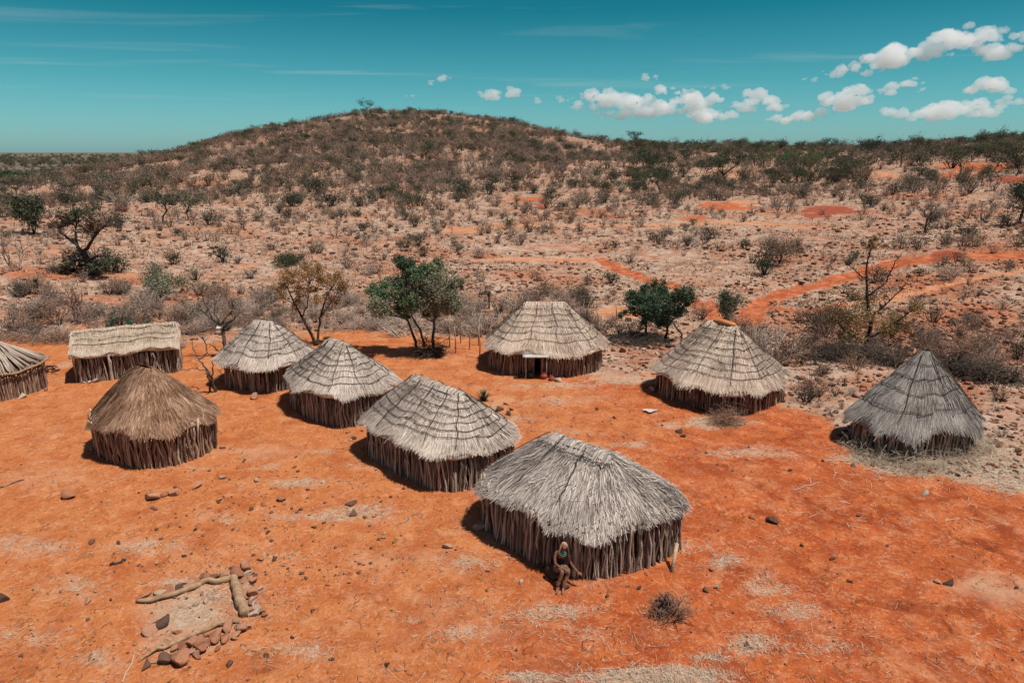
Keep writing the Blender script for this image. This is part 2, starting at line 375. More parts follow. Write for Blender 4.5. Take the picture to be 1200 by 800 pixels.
TRACKS = [([(874, 380), (882, 362), (902, 350), (950, 336), (990, 327), (1018, 318), (1058, 308), (1110, 302)], 6.2, 0), ([(906, 360), (942, 366), (985, 358)], 3.5, 0),
          ([(985, 358), (1046, 350), (1090, 340), (1130, 328), (1200, 316), (1320, 300)], 3.2, 1),
          ([(705, 306), (722, 314), (752, 326), (785, 334), (808, 341), (812, 356), (835, 372), (875, 378)], 3.9, 0),
          ([(600, 304), (650, 304), (705, 306)], 3.2, 1), ([(520, 270), (606, 265), (766, 264), (844, 261), (900, 262), (960, 268)], 1.8, 1),
          ([(560, 305), (600, 303)], 2.0, 1), ([(1110, 300), (1200, 300), (1300, 298)], 2.6, 0)]
# px, py, rx, ry, strength, kind (0 red soil, 1 orange soil, 2 pale litter or grass, 3 pale dust, 4 deep red)
BLOBS = [(610, 470, 90, 12, .5, 3), (450, 650, 90, 22, .45, 3), (300, 530, 110, 16, .5, 3), (520, 705, 80, 20, .4, 3), (700, 470, 60, 10, .5, 3), (90, 560, 90, 24, .4, 3), (360, 730, 70, 22, .35, 3), (760, 560, 70, 14, .4, 3), (880, 530, 60, 10, .5, 2), (650, 720, 60, 14, .45, 2), (430, 600, 70, 14, .5, 2), (170, 640, 80, 14, .4, 2), (330, 760, 60, 14, .4, 2), (540, 660, 60, 12, .4, 2), (30, 640, 50, 14, .4, 2), (800, 640, 40, 10, .4, 2), (1106, 300, 36, 8, 1, 4), (975, 246, 46, 6, .9, 4), (958, 252, 20, 6, .8, 4), (1140, 196, 46, 7, 1, 0), (1180, 210, 26, 5, 1, 4), (1120, 206, 28, 5, .8, 0), (808, 216, 14, 5, 1, 1), (850, 242, 34, 6, 1, 0), (868, 240, 16, 6, 1, 1),
         (690, 248, 60, 6, 0.8, 5), (620, 234, 30, 3.5, .9, 0), (815, 256, 26, 4, .9, 0), (720, 254, 40, 4, 0.87, 5), (628, 242, 14, 5, .8, 4), (540, 270, 26, 4, .8, 1), (1040, 205, 20, 4, .8, 1), (870, 206, 40, 4, .5, 1),
         (60, 320, 100, 9, 1, 5), (180, 330, 40, 6, 1, 5), (150, 322, 30, 5, .7, 1), (70, 295, 22, 5, .7, 1), (565, 300, 45, 7, 0.72, 5), (430, 325, 40, 10, 0.58, 5), (330, 320, 24, 6, .45, 1), (290, 312, 12, 3, .9, 1), (470, 318, 40, 8, 0.8, 5), (430, 285, 18, 4, 0.87, 5), (270, 238, 26, 4, 0.72, 5),
         (715, 366, 44, 9, .8, 1), (655, 335, 40, 6, 0.51, 5), (770, 370, 60, 10, 0.58, 5), (1100, 335, 110, 24, 0.87, 5), (1170, 300, 80, 18, 0.94, 5), (1130, 370, 100, 24, 0.94, 5), (1040, 380, 80, 18, 0.87, 5), (1120, 455, 45, 10, 1, 5), (930, 300, 60, 8, 0.51, 5), (1010, 290, 60, 6, 0.58, 5), (680, 330, 70, 10, 0.58, 5), (610, 322, 50, 8, 0.65, 5), (760, 300, 60, 8, .35, 1), (920, 280, 80, 6, .35, 1), (640, 290, 60, 6, .4, 1), (500, 295, 50, 6, 0.65, 5), (350, 300, 50, 6, 0.58, 5), (250, 345, 60, 8, 0.72, 5), (130, 350, 60, 8, 0.72, 5), (30, 370, 60, 12, 0.8, 5), (480, 360, 60, 8, 0.58, 5), (880, 200, 60, 5, .5, 1), (960, 205, 60, 5, .45, 1), (1080, 230, 80, 6, 0.72, 5), (700, 215, 50, 4, .35, 1), (1150, 250, 60, 8, 0.72, 5), (1195, 420, 60, 16, 0.72, 5), (965, 265, 60, 6, 0.58, 5), (1100, 255, 90, 10, 0.43, 5), (820, 330, 26, 8, 0.58, 5), (830, 360, 14, 12, .8, 0), (1000, 330, 60, 10, 0.51, 5),
         (740, 445, 55, 7, .85, 2), (660, 452, 60, 6, .5, 2), (700, 436, 22, 5, .7, 2), (850, 494, 55, 9, .75, 2), (790, 498, 34, 6, .5, 2), (765, 482, 10, 3, .8, 3), (645, 468, 22, 5, .4, 2), (560, 455, 28, 5, .35, 2), (620, 490, 30, 5, .45, 2), (670, 505, 26, 6, .4, 2), (720, 520, 34, 6, .45, 2), (580, 478, 20, 8, .5, 2),
         (345, 566, 60, 7, .55, 2), (300, 545, 36, 6, .45, 2), (395, 605, 46, 8, .55, 2), (340, 605, 40, 8, .4, 2), (250, 605, 36, 9, .4, 2), (420, 545, 30, 5, .4, 2), (380, 530, 26, 5, .4, 2), (330, 650, 50, 8, .35, 2), (210, 545, 26, 5, .4, 2),
         (215, 684, 52, 9, .75, 2), (232, 755, 60, 9, .6, 2), (215, 722, 75, 44, 1.0, 3), (225, 722, 46, 18, 1.0, 2), (250, 700, 70, 40, .5, 2), (190, 750, 50, 30, .6, 3), (175, 745, 20, 8, .6, 3), (75, 690, 60, 20, .35, 2), (30, 745, 60, 14, .4, 2), (110, 770, 40, 12, .4, 2), (60, 770, 50, 15, .3, 3),
         (885, 755, 46, 16, .6, 2), (935, 715, 38, 14, .5, 2), (905, 690, 26, 10, .45, 2), (848, 655, 22, 12, .5, 2), (890, 680, 22, 16, .4, 2), (760, 792, 90, 14, .95, 2), (640, 796, 60, 8, .7, 2), (820, 770, 40, 8, .5, 2), (560, 742, 40, 10, .35, 2), (690, 745, 50, 10, .3, 2), (480, 725, 40, 10, .3, 2), (980, 760, 60, 10, .3, 2), (560, 630, 40, 8, .25, 2),
         (590, 745, 60, 26, .5, 3), (1165, 690, 60, 30, .7, 3), (1120, 545, 100, 16, .85, 2), (1050, 540, 50, 10, .7, 2), (1180, 555, 60, 18, .8, 2), (1000, 535, 30, 7, .6, 2), (75, 427, 16, 6, .9, 3), (40, 445, 50, 6, .3, 2), (190, 460, 60, 8, .3, 3), (440, 395, 60, 8, .35, 3), (500, 430, 60, 8, .3, 3), (640, 440, 90, 7, .4, 3), (330, 470, 20, 8, .2, 3), (170, 600, 120, 30, .25, 3)]
def zones(x, y, z):
    px, py = pix(x, y, z); r = np.hypot(x, y)
    wob = fbm(x / 1.7, y / 1.7, 21, 4)
    pxw, pyw = px + wob * 13, py + fbm(x / 1.7, y / 1.7, 31, 4) * 4.5 * np.clip(30 / r, .25, 1)
    yard = sstep(-26, 22, inpoly_dist(pxw, pyw, YARD)) * (r < 60)
    yard = np.where(r < 11, 1.0, yard)
    red = np.zeros(px.shape); orange = np.zeros(px.shape); stain = np.zeros(px.shape); pale = np.zeros(px.shape); dust = np.zeros(px.shape); deep = np.zeros(px.shape)
    near = r < 260
    ww = fbm(x / .8, y / .8, 41, 3) * 2.2
    for pts, w, k in TRACKS:
        q = poly_d(pxw + ww * 2, pyw + ww, pts, w * (1 + .5 * fbm(x / 5, y / 5, 43, 2))) * near
        if k == 0: red = np.maximum(red, q)
        else: orange = np.maximum(orange, q * .85)
    for bx, by, rx, ry, st, k in BLOBS:
        q = st * (1 - sstep(*((0., 1.5) if k in (2, 3, 5) else (.4, 1.2)), np.hypot((pxw + wob * .8 * min(rx, 40) - bx) / rx, (pyw + wob * .25 * ry - by) / ry))) * near
        if k == 0: red = np.maximum(red, q)
        elif k == 1: orange = np.maximum(orange, q)
        elif k == 2: pale = np.maximum(pale, np.minimum(q * 1.25, 1))
        elif k == 3: dust = np.maximum(dust, q)
        elif k == 5: stain = np.maximum(stain, np.minimum(q, 1))
        else: deep = np.maximum(deep, q)
    warm = sstep(350, 1050, px + (py - 560) * .7) * yard + stain * (1 - yard)          # yard soil is redder towards the right
    far = sstep(330, 650, r)
    return yard, red, orange, pale, dust, deep, warm, far

# ------------------------------------------------------------------ ground sheet
def make_ground():
    az = np.concatenate([np.linspace(-180, -44, 40)[:-1], np.linspace(-44, 44, 560), np.linspace(44, 180, 40)[1:]]); az = np.radians(az)
    rr = np.concatenate([np.linspace(.6, 8, 12)[:-1], np.exp(np.linspace(math.log(8), math.log(70), 330))[:-1], np.exp(np.linspace(math.log(70), math.log(600), 200))[:-1], np.exp(np.linspace(math.log(600), math.log(20000), 50))])
    A, Rr = np.meshgrid(az, rr); x = (Rr * np.sin(A)).ravel(); y = (Rr * np.cos(A)).ravel(); z = ground(x, y)
    px, py = pix(x, y, z); dp = np.zeros(len(x))
    for pts, w, k in TRACKS[:4]:
        dp = np.maximum(dp, poly_d(px, py, pts, w))
    z = z - dp * .12 * (np.hypot(x, y) < 150)
    na = len(az); i = np.arange(len(rr) - 1)[:, None] * na; j = np.arange(na - 1)[None]
    Q = np.stack([i + j, i + j + 1, i + na + j + 1, i + na + j], -1).reshape(-1, 4)[:, ::-1]
    mb = MB(); mb.add(np.stack([x, y, z], 1), Q)
    c = len(x)
    mb.add([(0, 0, float(ground(0.0, .6)))] + [(x[k], y[k], z[k]) for k in range(na)], [[0, k + 2, k + 1] for k in range(na - 1)])
    yard, red, orange, pale, dust, deep, warm, far = zones(x, y, z)
    m = bpy.data.materials.new('soil'); m.use_nodes = True
    o = mb.build('ground', m, smooth=True); tag(o, kind='structure')
    for nm, ch in (('zone_a', (yard, red, orange, pale)), ('zone_b', (dust, deep, warm, far))):
        at_ = o.data.attributes.new(nm, 'FLOAT_COLOR', 'POINT'); arr = np.zeros((len(o.data.vertices), 4), np.float32)
        arr[:c] = np.stack(ch, 1); arr[c:] = (1, 0, 0, 0) if nm == 'zone_a' else (0, 0, 0, 0)
        at_.data.foreach_set('color', arr.ravel())
    N, L = m.node_tree.nodes, m.node_tree.links; b = N['Principled BSDF']; b.inputs['Roughness'].default_value = .95; b.inputs['Specular IOR Level'].default_value = .08
    geo = N.new('ShaderNodeNewGeometry')
    def noise(s, det=8, rough=.6, dist=0):
        n = N.new('ShaderNodeTexNoise'); n.inputs['Scale'].default_value = s; n.inputs['Detail'].default_value = det; n.inputs['Roughness'].default_value = rough; n.inputs['Distortion'].default_value = dist
        L.new(geo.outputs['Position'], n.inputs['Vector']); return n.outputs[0]
    def rng_(v, a, c, lo=0, hi=1):
        q = N.new('ShaderNodeMapRange'); q.interpolation_type = 'SMOOTHSTEP'; L.new(v, q.inputs[0])
        for k, w in zip((1, 2, 3, 4), (a, c, lo, hi)): q.inputs[k].default_value = w
        return q.outputs[0]
    def mth(op, a, c):
        q = N.new('ShaderNodeMath'); q.operation = op
        for k, v in enumerate((a, c)):
            if isinstance(v, (int, float)): q.inputs[k].default_value = v
            else: L.new(v, q.inputs[k])
        return q.outputs[0]
    def mix(f, a, c, mode='MIX'):
        q = N.new('ShaderNodeMix'); q.data_type = 'RGBA'; q.blend_type = mode; q.clamp_factor = True
        for k, v in ((0, f), (6, a), (7, c)):
            if isinstance(v, (int, float)): q.inputs[k].default_value = v
            elif isinstance(v, tuple): q.inputs[k].default_value = (*v, 1)
            else: L.new(v, q.inputs[k])
        return q.outputs[2]
    def attr(nm):
        a = N.new('ShaderNodeAttribute'); a.attribute_name = nm; s = N.new('ShaderNodeSeparateColor'); L.new(a.outputs['Color'], s.inputs[0])
        return s.outputs[0], s.outputs[1], s.outputs[2], a.outputs['Alpha']
    yardA, redA, oraA, paleA = attr('zone_a'); dustA, deepA, warmA, farA = attr('zone_b')
    nL, nM, nF, nG = noise(.22, 6, .55), noise(1.3, 9, .65, .4), noise(6, 9, .7), noise(28, 6, .7)
    def edge(a, n=nF, w=.55, lo=.38, hi=.62):      # break a mask's edge up with noise
        return rng_(mth('ADD', a, mth('MULTIPLY', mth('SUBTRACT', n, .5), w * 2)), lo, hi)
    # yard soil
    yc = mix(rng_(nM, .35, .65), (.43, .125, .038), (.53, .19, .066))
    yr = mix(rng_(nM, .32, .68), (.33, .058, .015), (.52, .13, .038))
    ysoil = mix(edge(warmA, nL, .9, .15, .85), yc, yr)
    ysoil = mix(rng_(nF, .50, .72, 0, .6), ysoil, (.58, .24, .105))
    ysoil = mix(rng_(noise(.45, 7, .7, .8), .52, .66, 0, .5), ysoil, (.56, .25, .13))
    ysoil = mix(rng_(nG, .52, .66, 0, .55), ysoil, (.33, .095, .034))
    fleck = mth('MULTIPLY', rng_(noise(1.1, 9, .72, .6), .50, .62), rng_(noise(17, 9, .8, .8), .50, .60)); ysoil = mix(mth('MULTIPLY', fleck, .75), ysoil, (.52, .345, .23))
    ysoil = mix(rng_(noise(2.3, 9, .75, .6), .52, .64, 0, .55), ysoil, (.64, .30, .155))
    ysoil = mix(rng_(noise(12, 9, .78), .53, .64, 0, .65), ysoil, (.66, .31, .155))
    ysoil = mix(rng_(noise(9, 9, .78, .5), .54, .63, 0, .7), ysoil, (.22, .055, .02))
    ysoil = mix(mth('MULTIPLY', rng_(noise(.8, 8, .7, .8), .48, .64), mth('MULTIPLY', warmA, .8)), ysoil, (.25, .043, .012))
    ysoil = mix(rng_(noise(.7, 7, .7), .50, .68, 0, .65), ysoil, (.34, .08, .025))
    # hillside: straw-coloured grass over red stony soil
    hN = noise(.45, 10, .68, .5)
    hs = mix(rng_(hN, .38, .62), (.31, .14, .08), (.42, .285, .205))
    hs = mix(rng_(nM, .44, .66), hs, (.52, .40, .31))
    vor = N.new('ShaderNodeTexVoronoi'); vor.inputs['Scale'].default_value = 1.7; vor.inputs['Randomness'].default_value = 1
    wv = N.new('ShaderNodeVectorMath'); wv.operation = 'ADD'; L.new(geo.outputs['Position'], wv.inputs[0])
    wc = N.new('ShaderNodeTexNoise'); wc.inputs['Scale'].default_value = 3; L.new(geo.outputs['Position'], wc.inputs['Vector'])
    L.new(wc.outputs['Color'], wv.inputs[1]); L.new(wv.outputs[0], vor.inputs['Vector'])
    stone = mth('MULTIPLY', rng_(vor.outputs['Distance'], .22, .34, 1, 0), rng_(nM, .44, .56))
    hs = mix(mth('MULTIPLY', stone, .75), hs, (.13, .06, .038))
    hs = mix(rng_(noise(.09, 8, .68, .6), .47, .66, 0, .7), hs, (.38, .135, .062))
    hs = mix(rng_(noise(2.6, 8, .75), .54, .66, 0, .6), hs, (.24, .115, .07))
    hs = mix(rng_(nG, .58, .72, 0, .5), hs, (.17, .085, .052))
    hs = mix(mth('MULTIPLY', edge(warmA, mth('ADD', mth('MULTIPLY', nF, .4), mth('MULTIPLY', nM, .6)), 1.5, .25, .8), .85), hs, mix(rng_(nM, .36, .64), (.30, .085, .036), (.46, .165, .075)))
    hs = mix(mth('MULTIPLY', stone, .6), hs, (.15, .062, .036))
    sx = N.new('ShaderNodeSeparateXYZ'); L.new(geo.outputs['Position'], sx.inputs[0])
    hs = mix(mth('MULTIPLY', rng_(sx.outputs[2], 2.0, 14.0), rng_(hN, .30, .62, .95, .45)), hs, (.27, .155, .10))
    yn = mth('ADD', mth('MULTIPLY', nM, .65), mth('MULTIPLY', nF, .35)); soil = mix(edge(yardA, yn, 1.5, .25, .75), hs, ysoil)
    redc = mix(rng_(nM, .38, .62), (.33, .07, .026), (.54, .165, .065)); redc = mix(rng_(nF, .55, .68, 0, .6), redc, (.24, .07, .035))
    orac = mix(rng_(nM, .35, .65), (.47, .19, .085), (.56, .27, .15))
    soil = mix(mth('MULTIPLY', edge(oraA, mth('ADD', mth('MULTIPLY', nF, .5), mth('MULTIPLY', nM, .5)), .8, .30, .72), .9), soil, orac)
    soil = mix(mth('MULTIPLY', edge(redA, mth('ADD', mth('MULTIPLY', nF, .5), mth('MULTIPLY', nM, .5)), .8, .30, .72), .92), soil, redc)
    soil = mix(mth('MULTIPLY', edge(deepA, mth('ADD', mth('MULTIPLY', nF, .5), mth('MULTIPLY', nM, .5)), .8, .30, .72), .92), soil, (.30, .062, .03))
    soil = mix(mth('MULTIPLY', edge(dustA, nM, .5, .2, .9), .7), soil, (.50, .305, .195))
    pn = noise(9, 10, .75, 1.2)
    palec = mix(rng_(pn, .4, .62), (.36, .22, .14), (.54, .42, .31))
    pm = mth('ADD', mth('MULTIPLY', pn, .5), mth('MULTIPLY', noise(2.2, 8, .7, .8), .5)); soil = mix(mth('MULTIPLY', edge(paleA, pm, 1.7, .18, .80), .8), soil, palec)
    fp = mix(rng_(noise(.012, 8, .65), .42, .60), (.10, .085, .062), (.20, .155, .115))
    soil = mix(farA, soil, fp)
    L.new(soil, b.inputs['Base Color'])
    hsum = mth('ADD', mth('MULTIPLY', nF, .6), mth('MULTIPLY', nG, .25))
    hsum = mth('ADD', hsum, mth('MULTIPLY', nM, .8)); hsum = mth('ADD', hsum, mth('MULTIPLY', stone, .5))
    bp = N.new('ShaderNodeBump'); bp.inputs['Strength'].default_value = .75; bp.inputs['Distance'].default_value = .13
    L.new(hsum, bp.inputs['Height']); L.new(bp.outputs[0], b.inputs['Normal'])
make_ground()

# ------------------------------------------------------------------ huts
class Oval:
    """hip roof from a short ridge to a rounded eave line"""
    def __init__(s, A, B, n, he, hr, rl, prof, rg, ovl=0.2):
        t = np.linspace(0, 2 * math.pi, 1441); c, q = np.cos(t), np.sin(t)
        X = np.sign(c) * np.abs(c) ** (2 / n); Y = np.sign(q) * np.abs(q) ** (2 / n)
        d = np.r_[0, np.cumsum(np.hypot(np.diff(X * A), np.diff(Y * B)))]
        s.u = d / d[-1]; s.X, s.Y = X, Y; s.per = d[-1]
        s.A, s.B, s.he, s.hr, s.rl, s.prof, s.ov = A, B, he, hr, rl, prof, ovl
        s.ph = rg.uniform(0, 6.28, 8)
    def wall(s, u, off=0.0):
        u = np.mod(u, 1); x = np.interp(u, s.u, s.X); y = np.interp(u, s.u, s.Y)
        return np.stack([x * (s.A + off), y * (s.B + off)], -1)
    def S(s, u, k, off=0.0):
        """point on the roof; u round the hut, k from ridge (0) to eave (1)"""
        w = s.wall(u, s.ov); rx = np.clip(w[..., 0] / (s.A * .85), -1, 1) * s.rl
        Rg = np.stack([rx, w[..., 1] * .035], -1)
        dlt = w - Rg; ln = np.linalg.norm(dlt, axis=-1)
        xy = Rg + dlt * k[..., None]
        th = 2 * math.pi * u
        lump = .045 * np.sin(3 * th + s.ph[0] + 3 * k) + .03 * np.sin(7 * th + s.ph[1] - 4 * k) + .02 * np.sin(13 * th + s.ph[2] + 6 * k)
        lump = lump * np.clip(k * 1.5, 0, 1)
        z = s.hr - (s.hr - s.he) * np.abs(k) ** s.prof + lump
        dh = (s.hr - s.he)
        n = np.stack([dlt[..., 0] / ln * dh, dlt[..., 1] / ln * dh, ln], -1); n /= np.linalg.norm(n, axis=-1)[..., None]
        return np.concatenate([xy, z[..., None]], -1) + n * np.asarray(off)[..., None], n
class Gable(Oval):
    """long roof with a straight ridge"""
    def S(s, u, k, off=0.0):
        u = np.mod(u, 1); front = u < .5; x = np.where(front, 4 * u - 1, 3 - 4 * u) * (s.A + s.ov)
        sg = np.where(front, -1.0, 1.0); y = sg * (s.B + s.ov) * k
        lump = .05 * np.sin(2.2 * x + s.ph[0]) * k + .03 * np.sin(5 * x + s.ph[1] + 3 * k)
        z = s.hr - (s.hr - s.he) * np.abs(k) ** s.prof + lump + .05 * np.cos(x * .8)
        dh = s.hr - s.he; n = np.stack([x * 0, sg * dh, x * 0 + s.B], -1); n /= np.linalg.norm(n, axis=-1)[..., None]
        return np.stack([x, y, z], -1) + n * np.asarray(off)[..., None], n

def make_hut(loc, th, geom, rg, label, thatch, poles=M_pole, nstr=7500, rings=(), rafters=(), courses=7, ragged=.05, door=None, strand_w=.0085, lean=.032, ridge=True, pole_r=(.013, .037), spacing=.056, ring_arc=(0, 1)):
    h = empty('thatched_hut', loc, th); tag(h, label, 'hut', 'thatched pole huts of the hamlet')
    # wall of upright poles
    w = MB()
    for lay, off in ((0, 0.0), (1, -.055)):
        n = int(geom.per / spacing); u = (np.arange(n) + rg.uniform(-.35, .35, n)) / n
        if door is not None:
            dd = np.abs(np.mod(u - door[0] + .5, 1) - .5); u = u[dd > door[1]]
        p = geom.wall(u, off) + rg.normal(size=(len(u), 2)) * .014
        ez = geom.he + .12 if not isinstance(geom, Gable) else np.where(np.abs(p[:, 0]) > geom.A * .93, geom.he + (geom.hr - geom.he) * np.clip(1 - np.abs(p[:, 1]) / geom.B, 0, 1) - .04, geom.he + .02)
        top = ez + rg.uniform(-.12, .06, len(u))
        un = p / np.linalg.norm(p, axis=1)[:, None]; P0 = np.c_[p + un * np.abs(rg.normal(size=(len(u), 1))) * (.05 if lay == 0 else 0), np.full(len(u), -.12)]; P1 = np.c_[p + rg.normal(size=(len(u), 2)) * lean * 1.6, np.broadcast_to(top, len(u))]
        r0 = rg.uniform(*pole_r, len(u)); w.sticks(P0, P1, r0, r0 * rg.uniform(.7, 1.0, len(u)), 6, 4, lean * .7, rg)
    # a few loose sticks leaning on the wall
    n = int(geom.per * 4); u = rg.uniform(0, 1, n)
    if door is not None: u = u[np.abs(np.mod(u - door[0] + .5, 1) - .5) > door[1] * 1.5]
    p = geom.wall(u, .05 + 0 * lean); q = geom.wall(u + rg.normal(size=len(u)) * .006, .02)
    w.sticks(np.c_[p * (1 + rg.uniform(0, .03, (len(u), 1))), np.full(len(u), -.03)], np.c_[q, rg.uniform(.6, geom.he, len(u))], np.full(len(u), .016), np.full(len(u), .011), 5, 3, .02, rg)
    w.build('wall', poles, h, smooth=True)
    if door is not None:                              # two stout door posts either side of the dark opening
        for sgn in (-1, 1):
            d_ = MB(); p = geom.wall(np.array([door[0] + sgn * door[1]]), .02)[0]
            d_.tube([(p[0], p[1], -.1), (p[0] + .01, p[1], .5), (p[0], p[1] - .01, geom.he + .1)], [.055, .05, .045], 7); d_.build('door_post', poles, h, smooth=True)
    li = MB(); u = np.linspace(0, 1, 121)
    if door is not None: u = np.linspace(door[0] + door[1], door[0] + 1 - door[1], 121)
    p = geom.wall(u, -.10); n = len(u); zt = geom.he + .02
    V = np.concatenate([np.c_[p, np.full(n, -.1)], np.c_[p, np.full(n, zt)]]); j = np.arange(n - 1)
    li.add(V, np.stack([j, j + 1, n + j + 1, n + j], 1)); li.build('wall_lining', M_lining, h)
    # roof: a closed shell under layers of straw strands
    r = MB(); nu = 160; ks = np.linspace(0, 1.0, 24)
    U, K = np.meshgrid(np.linspace(0, 1, nu), ks); top, _ = geom.S(U, K)
    prof = [top]
    for k_, o_ in ((1.0, -.10), (.80, -.13)):
        pp, _ = geom.S(np.linspace(0, 1, nu)[None], np.full((1, nu), k_), np.full((1, nu), o_)); prof.append(pp)
    G = np.concatenate(prof, 0); nr = len(G); i = np.arange(nr - 1)[:, None] * nu; j = np.arange(nu - 1)[None]
    r.add(G.reshape(-1, 3), np.stack([i + j, i + nu + j, i + nu + j + 1, i + j + 1], -1).reshape(-1, 4), 0)
    def off(k):                                       # stepped courses: thick at the lower lip of each
        if courses == 0: return .02 + 0 * k
        f = np.mod(k * courses, 1.0); return .015 + .06 * f
    N = int(nstr * 1.6); u0 = rg.uniform(0, 1, N); k0 = np.sqrt(rg.uniform(0.0, 1, N)) * 1.03 - .10
    L = rg.uniform(.16, .42, N); k1 = k0 + L
    rag = ragged * (np.sin(2 * math.pi * u0 * 5 + geom.ph[3]) + np.sin(2 * math.pi * u0 * 11 + geom.ph[4]) * .7 + rg.normal(size=N) * .5)
    lim = 1.02 + rag; over = k1 > lim; k1 = np.where(over, lim - np.abs(rg.normal(size=N)) * .03, k1); k0 = np.minimum(k0, k1 - .06); k0 = np.maximum(k0, -.06)
    du = rg.normal(size=N) * .004
    kk = np.stack([k0, .5 * (k0 + k1), k1], 1); uu = np.stack([u0, u0 + du * .5, u0 + du], 1)
    jo = rg.uniform(0, .03, N)
    oo = np.stack([off(kk[:, 0]) * .5, off(kk[:, 1]) + jo, off(np.minimum(kk[:, 2], .999)) + jo * 1.2], 1)
    P, nn = geom.S(uu, np.maximum(kk, 0.0), oo)
    ex = np.minimum(kk, 0.0)[..., None]; P[..., 2] -= ex[..., 0] * .3
    D = P[:, 2] - P[:, 0]; D /= np.linalg.norm(D, axis=1)[:, None] + 1e-9
    W = np.cross(nn[:, 1], D); W /= np.linalg.norm(W, axis=1)[:, None] + 1e-9
    tw = rg.normal(size=(N, 1)) * .26; W = W * np.cos(tw) + nn[:, 1] * np.sin(tw)
    wd = strand_w * rg.uniform(.6, 1.5, (N, 1, 1)) * np.array([1, .9, .45])[None, :, None]
    r.strips(P, W[:, None] * wd, 1)
    # stiff straws standing off the surface
    n2 = N // 14; u0 = rg.uniform(0, 1, n2); k0 = rg.uniform(0.05, .95, n2); k1 = k0 + rg.uniform(.06, .16, n2)
    P, nn = geom.S(np.stack([u0, u0 + rg.normal(size=n2) * .012], 1), np.stack([k0, np.minimum(k1, 1.1)], 1), np.stack([np.full(n2, .04), rg.uniform(.06, .12, n2)], 1))
    D = P[:, 1] - P[:, 0]; W = np.cross(nn[:, 0], D); W /= np.linalg.norm(W, axis=1)[:, None] + 1e-9
    r.strips(P, W[:, None] * np.array([.008, .004])[None, :, None], 1)
    if ridge:
        n3 = int(260 * max(geom.rl, .3)) + 120; x0 = rg.uniform(-geom.rl - .14, geom.rl + .14, n3); wv = rg.uniform(.16, .34, n3); slope = (geom.hr - geom.he) / (geom.B + geom.ov); dx = rg.normal(size=n3) * .05
        zz = geom.hr + .025 + rg.uniform(0, .04, n3) - np.maximum(np.abs(x0) - geom.rl, 0) * .5
        P = np.stack([np.stack([x0 - dx, -wv, zz - wv * slope * .75], 1), np.stack([x0 - dx * .4, -wv * .4, zz - .02], 1), np.stack([x0, rg.normal(size=n3) * .02, zz + .01], 1), np.stack([x0 + dx * .4, wv * .4, zz - .02], 1), np.stack([x0 + dx, wv, zz - wv * slope * .75], 1)], 1)
        W = np.zeros((n3, 1, 3)); W[:, 0, 0] = strand_w * 1.2; W[:, 0, 2] = rg.normal(size=n3) * .003; r.strips(P, np.repeat(W, 5, 1), 1)
    ro = r.build('roof', [thatch, thatch], h)
    # rods that tie the thatch down
    if rings or rafters:
        b = MB()
        for k_ in rings:
            lo, hi = ring_arc; m_ = 90
            pieces = rg.integers(7, 11); cut = np.sort(np.r_[lo, hi, rg.uniform(lo, hi, pieces)])
            for a0, a1 in zip(cut[:-1], cut[1:]):
                if a1 - a0 < .02: continue
                uu = np.linspace(a0, a1 + .012, max(4, int((a1 - a0) * m_))); k2 = k_ + rg.normal() * .012 + .012 * np.sin(uu * 40 + rg.uniform(0, 6))
                pp, _ = geom.S(uu, k2, np.full(len(uu), .112)); b.tube(pp, rg.uniform(.008, .012), 5)
        for u_ in rafters:
            kq = np.linspace(.02, rg.uniform(.78, .96), 9); pp, _ = geom.S(u_ + rg.normal(size=9) * .003, kq, np.full(9, .122)); b.tube(pp, np.linspace(.014, .009, 9), 5)
        b.build('binding', M_bind, ro, smooth=True)
    if ridge:
        c = MB(); xs = np.linspace(-geom.rl * 1.02, geom.rl * 1.02, 7)
        for oy in (.21, -.21):
            zr = geom.hr + .06 - .21 * (geom.hr - geom.he) / (geom.B + geom.ov) * .75
            c.tube(np.c_[xs, np.full(7, oy) + rg.normal(size=7) * .012, np.full(7, zr) + rg.normal(size=7) * .012], rg.uniform(.011, .016), 6)
        c.build('ridge_pole', M_bind, ro, smooth=True)
    return h

class Quad(Oval):
    """plan given by four corners on the ground (rounded), in the hut's own axes"""
    def __init__(s, corners, cut, he, hr, rl, prof, rg, ovl):
        Oval.__init__(s, 2.2, 1.9, 2.5, he, hr, rl, prof, rg, ovl)
        P = np.array(corners, float)
        for c in (cut, .25, .25, .25):
            N = np.roll(P, -1, 0); P = np.stack([P * (1 - c) + N * c, P * c + N * (1 - c)], 1).reshape(-1, 2)
        P = P[np.argsort(np.arctan2(P[:, 1], P[:, 0]) % (2 * math.pi))]; P = np.concatenate([P, P[:1]])
        d = np.r_[0, np.cumsum(np.linalg.norm(np.diff(P, axis=0), axis=1))]; s.u = d / d[-1]; s.per = d[-1]; s.X = P[:, 0] / s.A; s.Y = P[:, 1] / s.B
def local(corners, c, th):
    q = np.array(corners, float) - np.array(c); C, S = math.cos(th), math.sin(th); return np.stack([q[:, 0] * C + q[:, 1] * S, -q[:, 0] * S + q[:, 1] * C], 1)
def hut_at(x, y): return (x, y, float(ground(x, y)))
g_ = np.random.default_rng
A_ = lambda seed, A, B, n, he, hr, rl, prof, ov=.2: Oval(A, B, n, he, hr, rl, prof, g_(seed), ov)
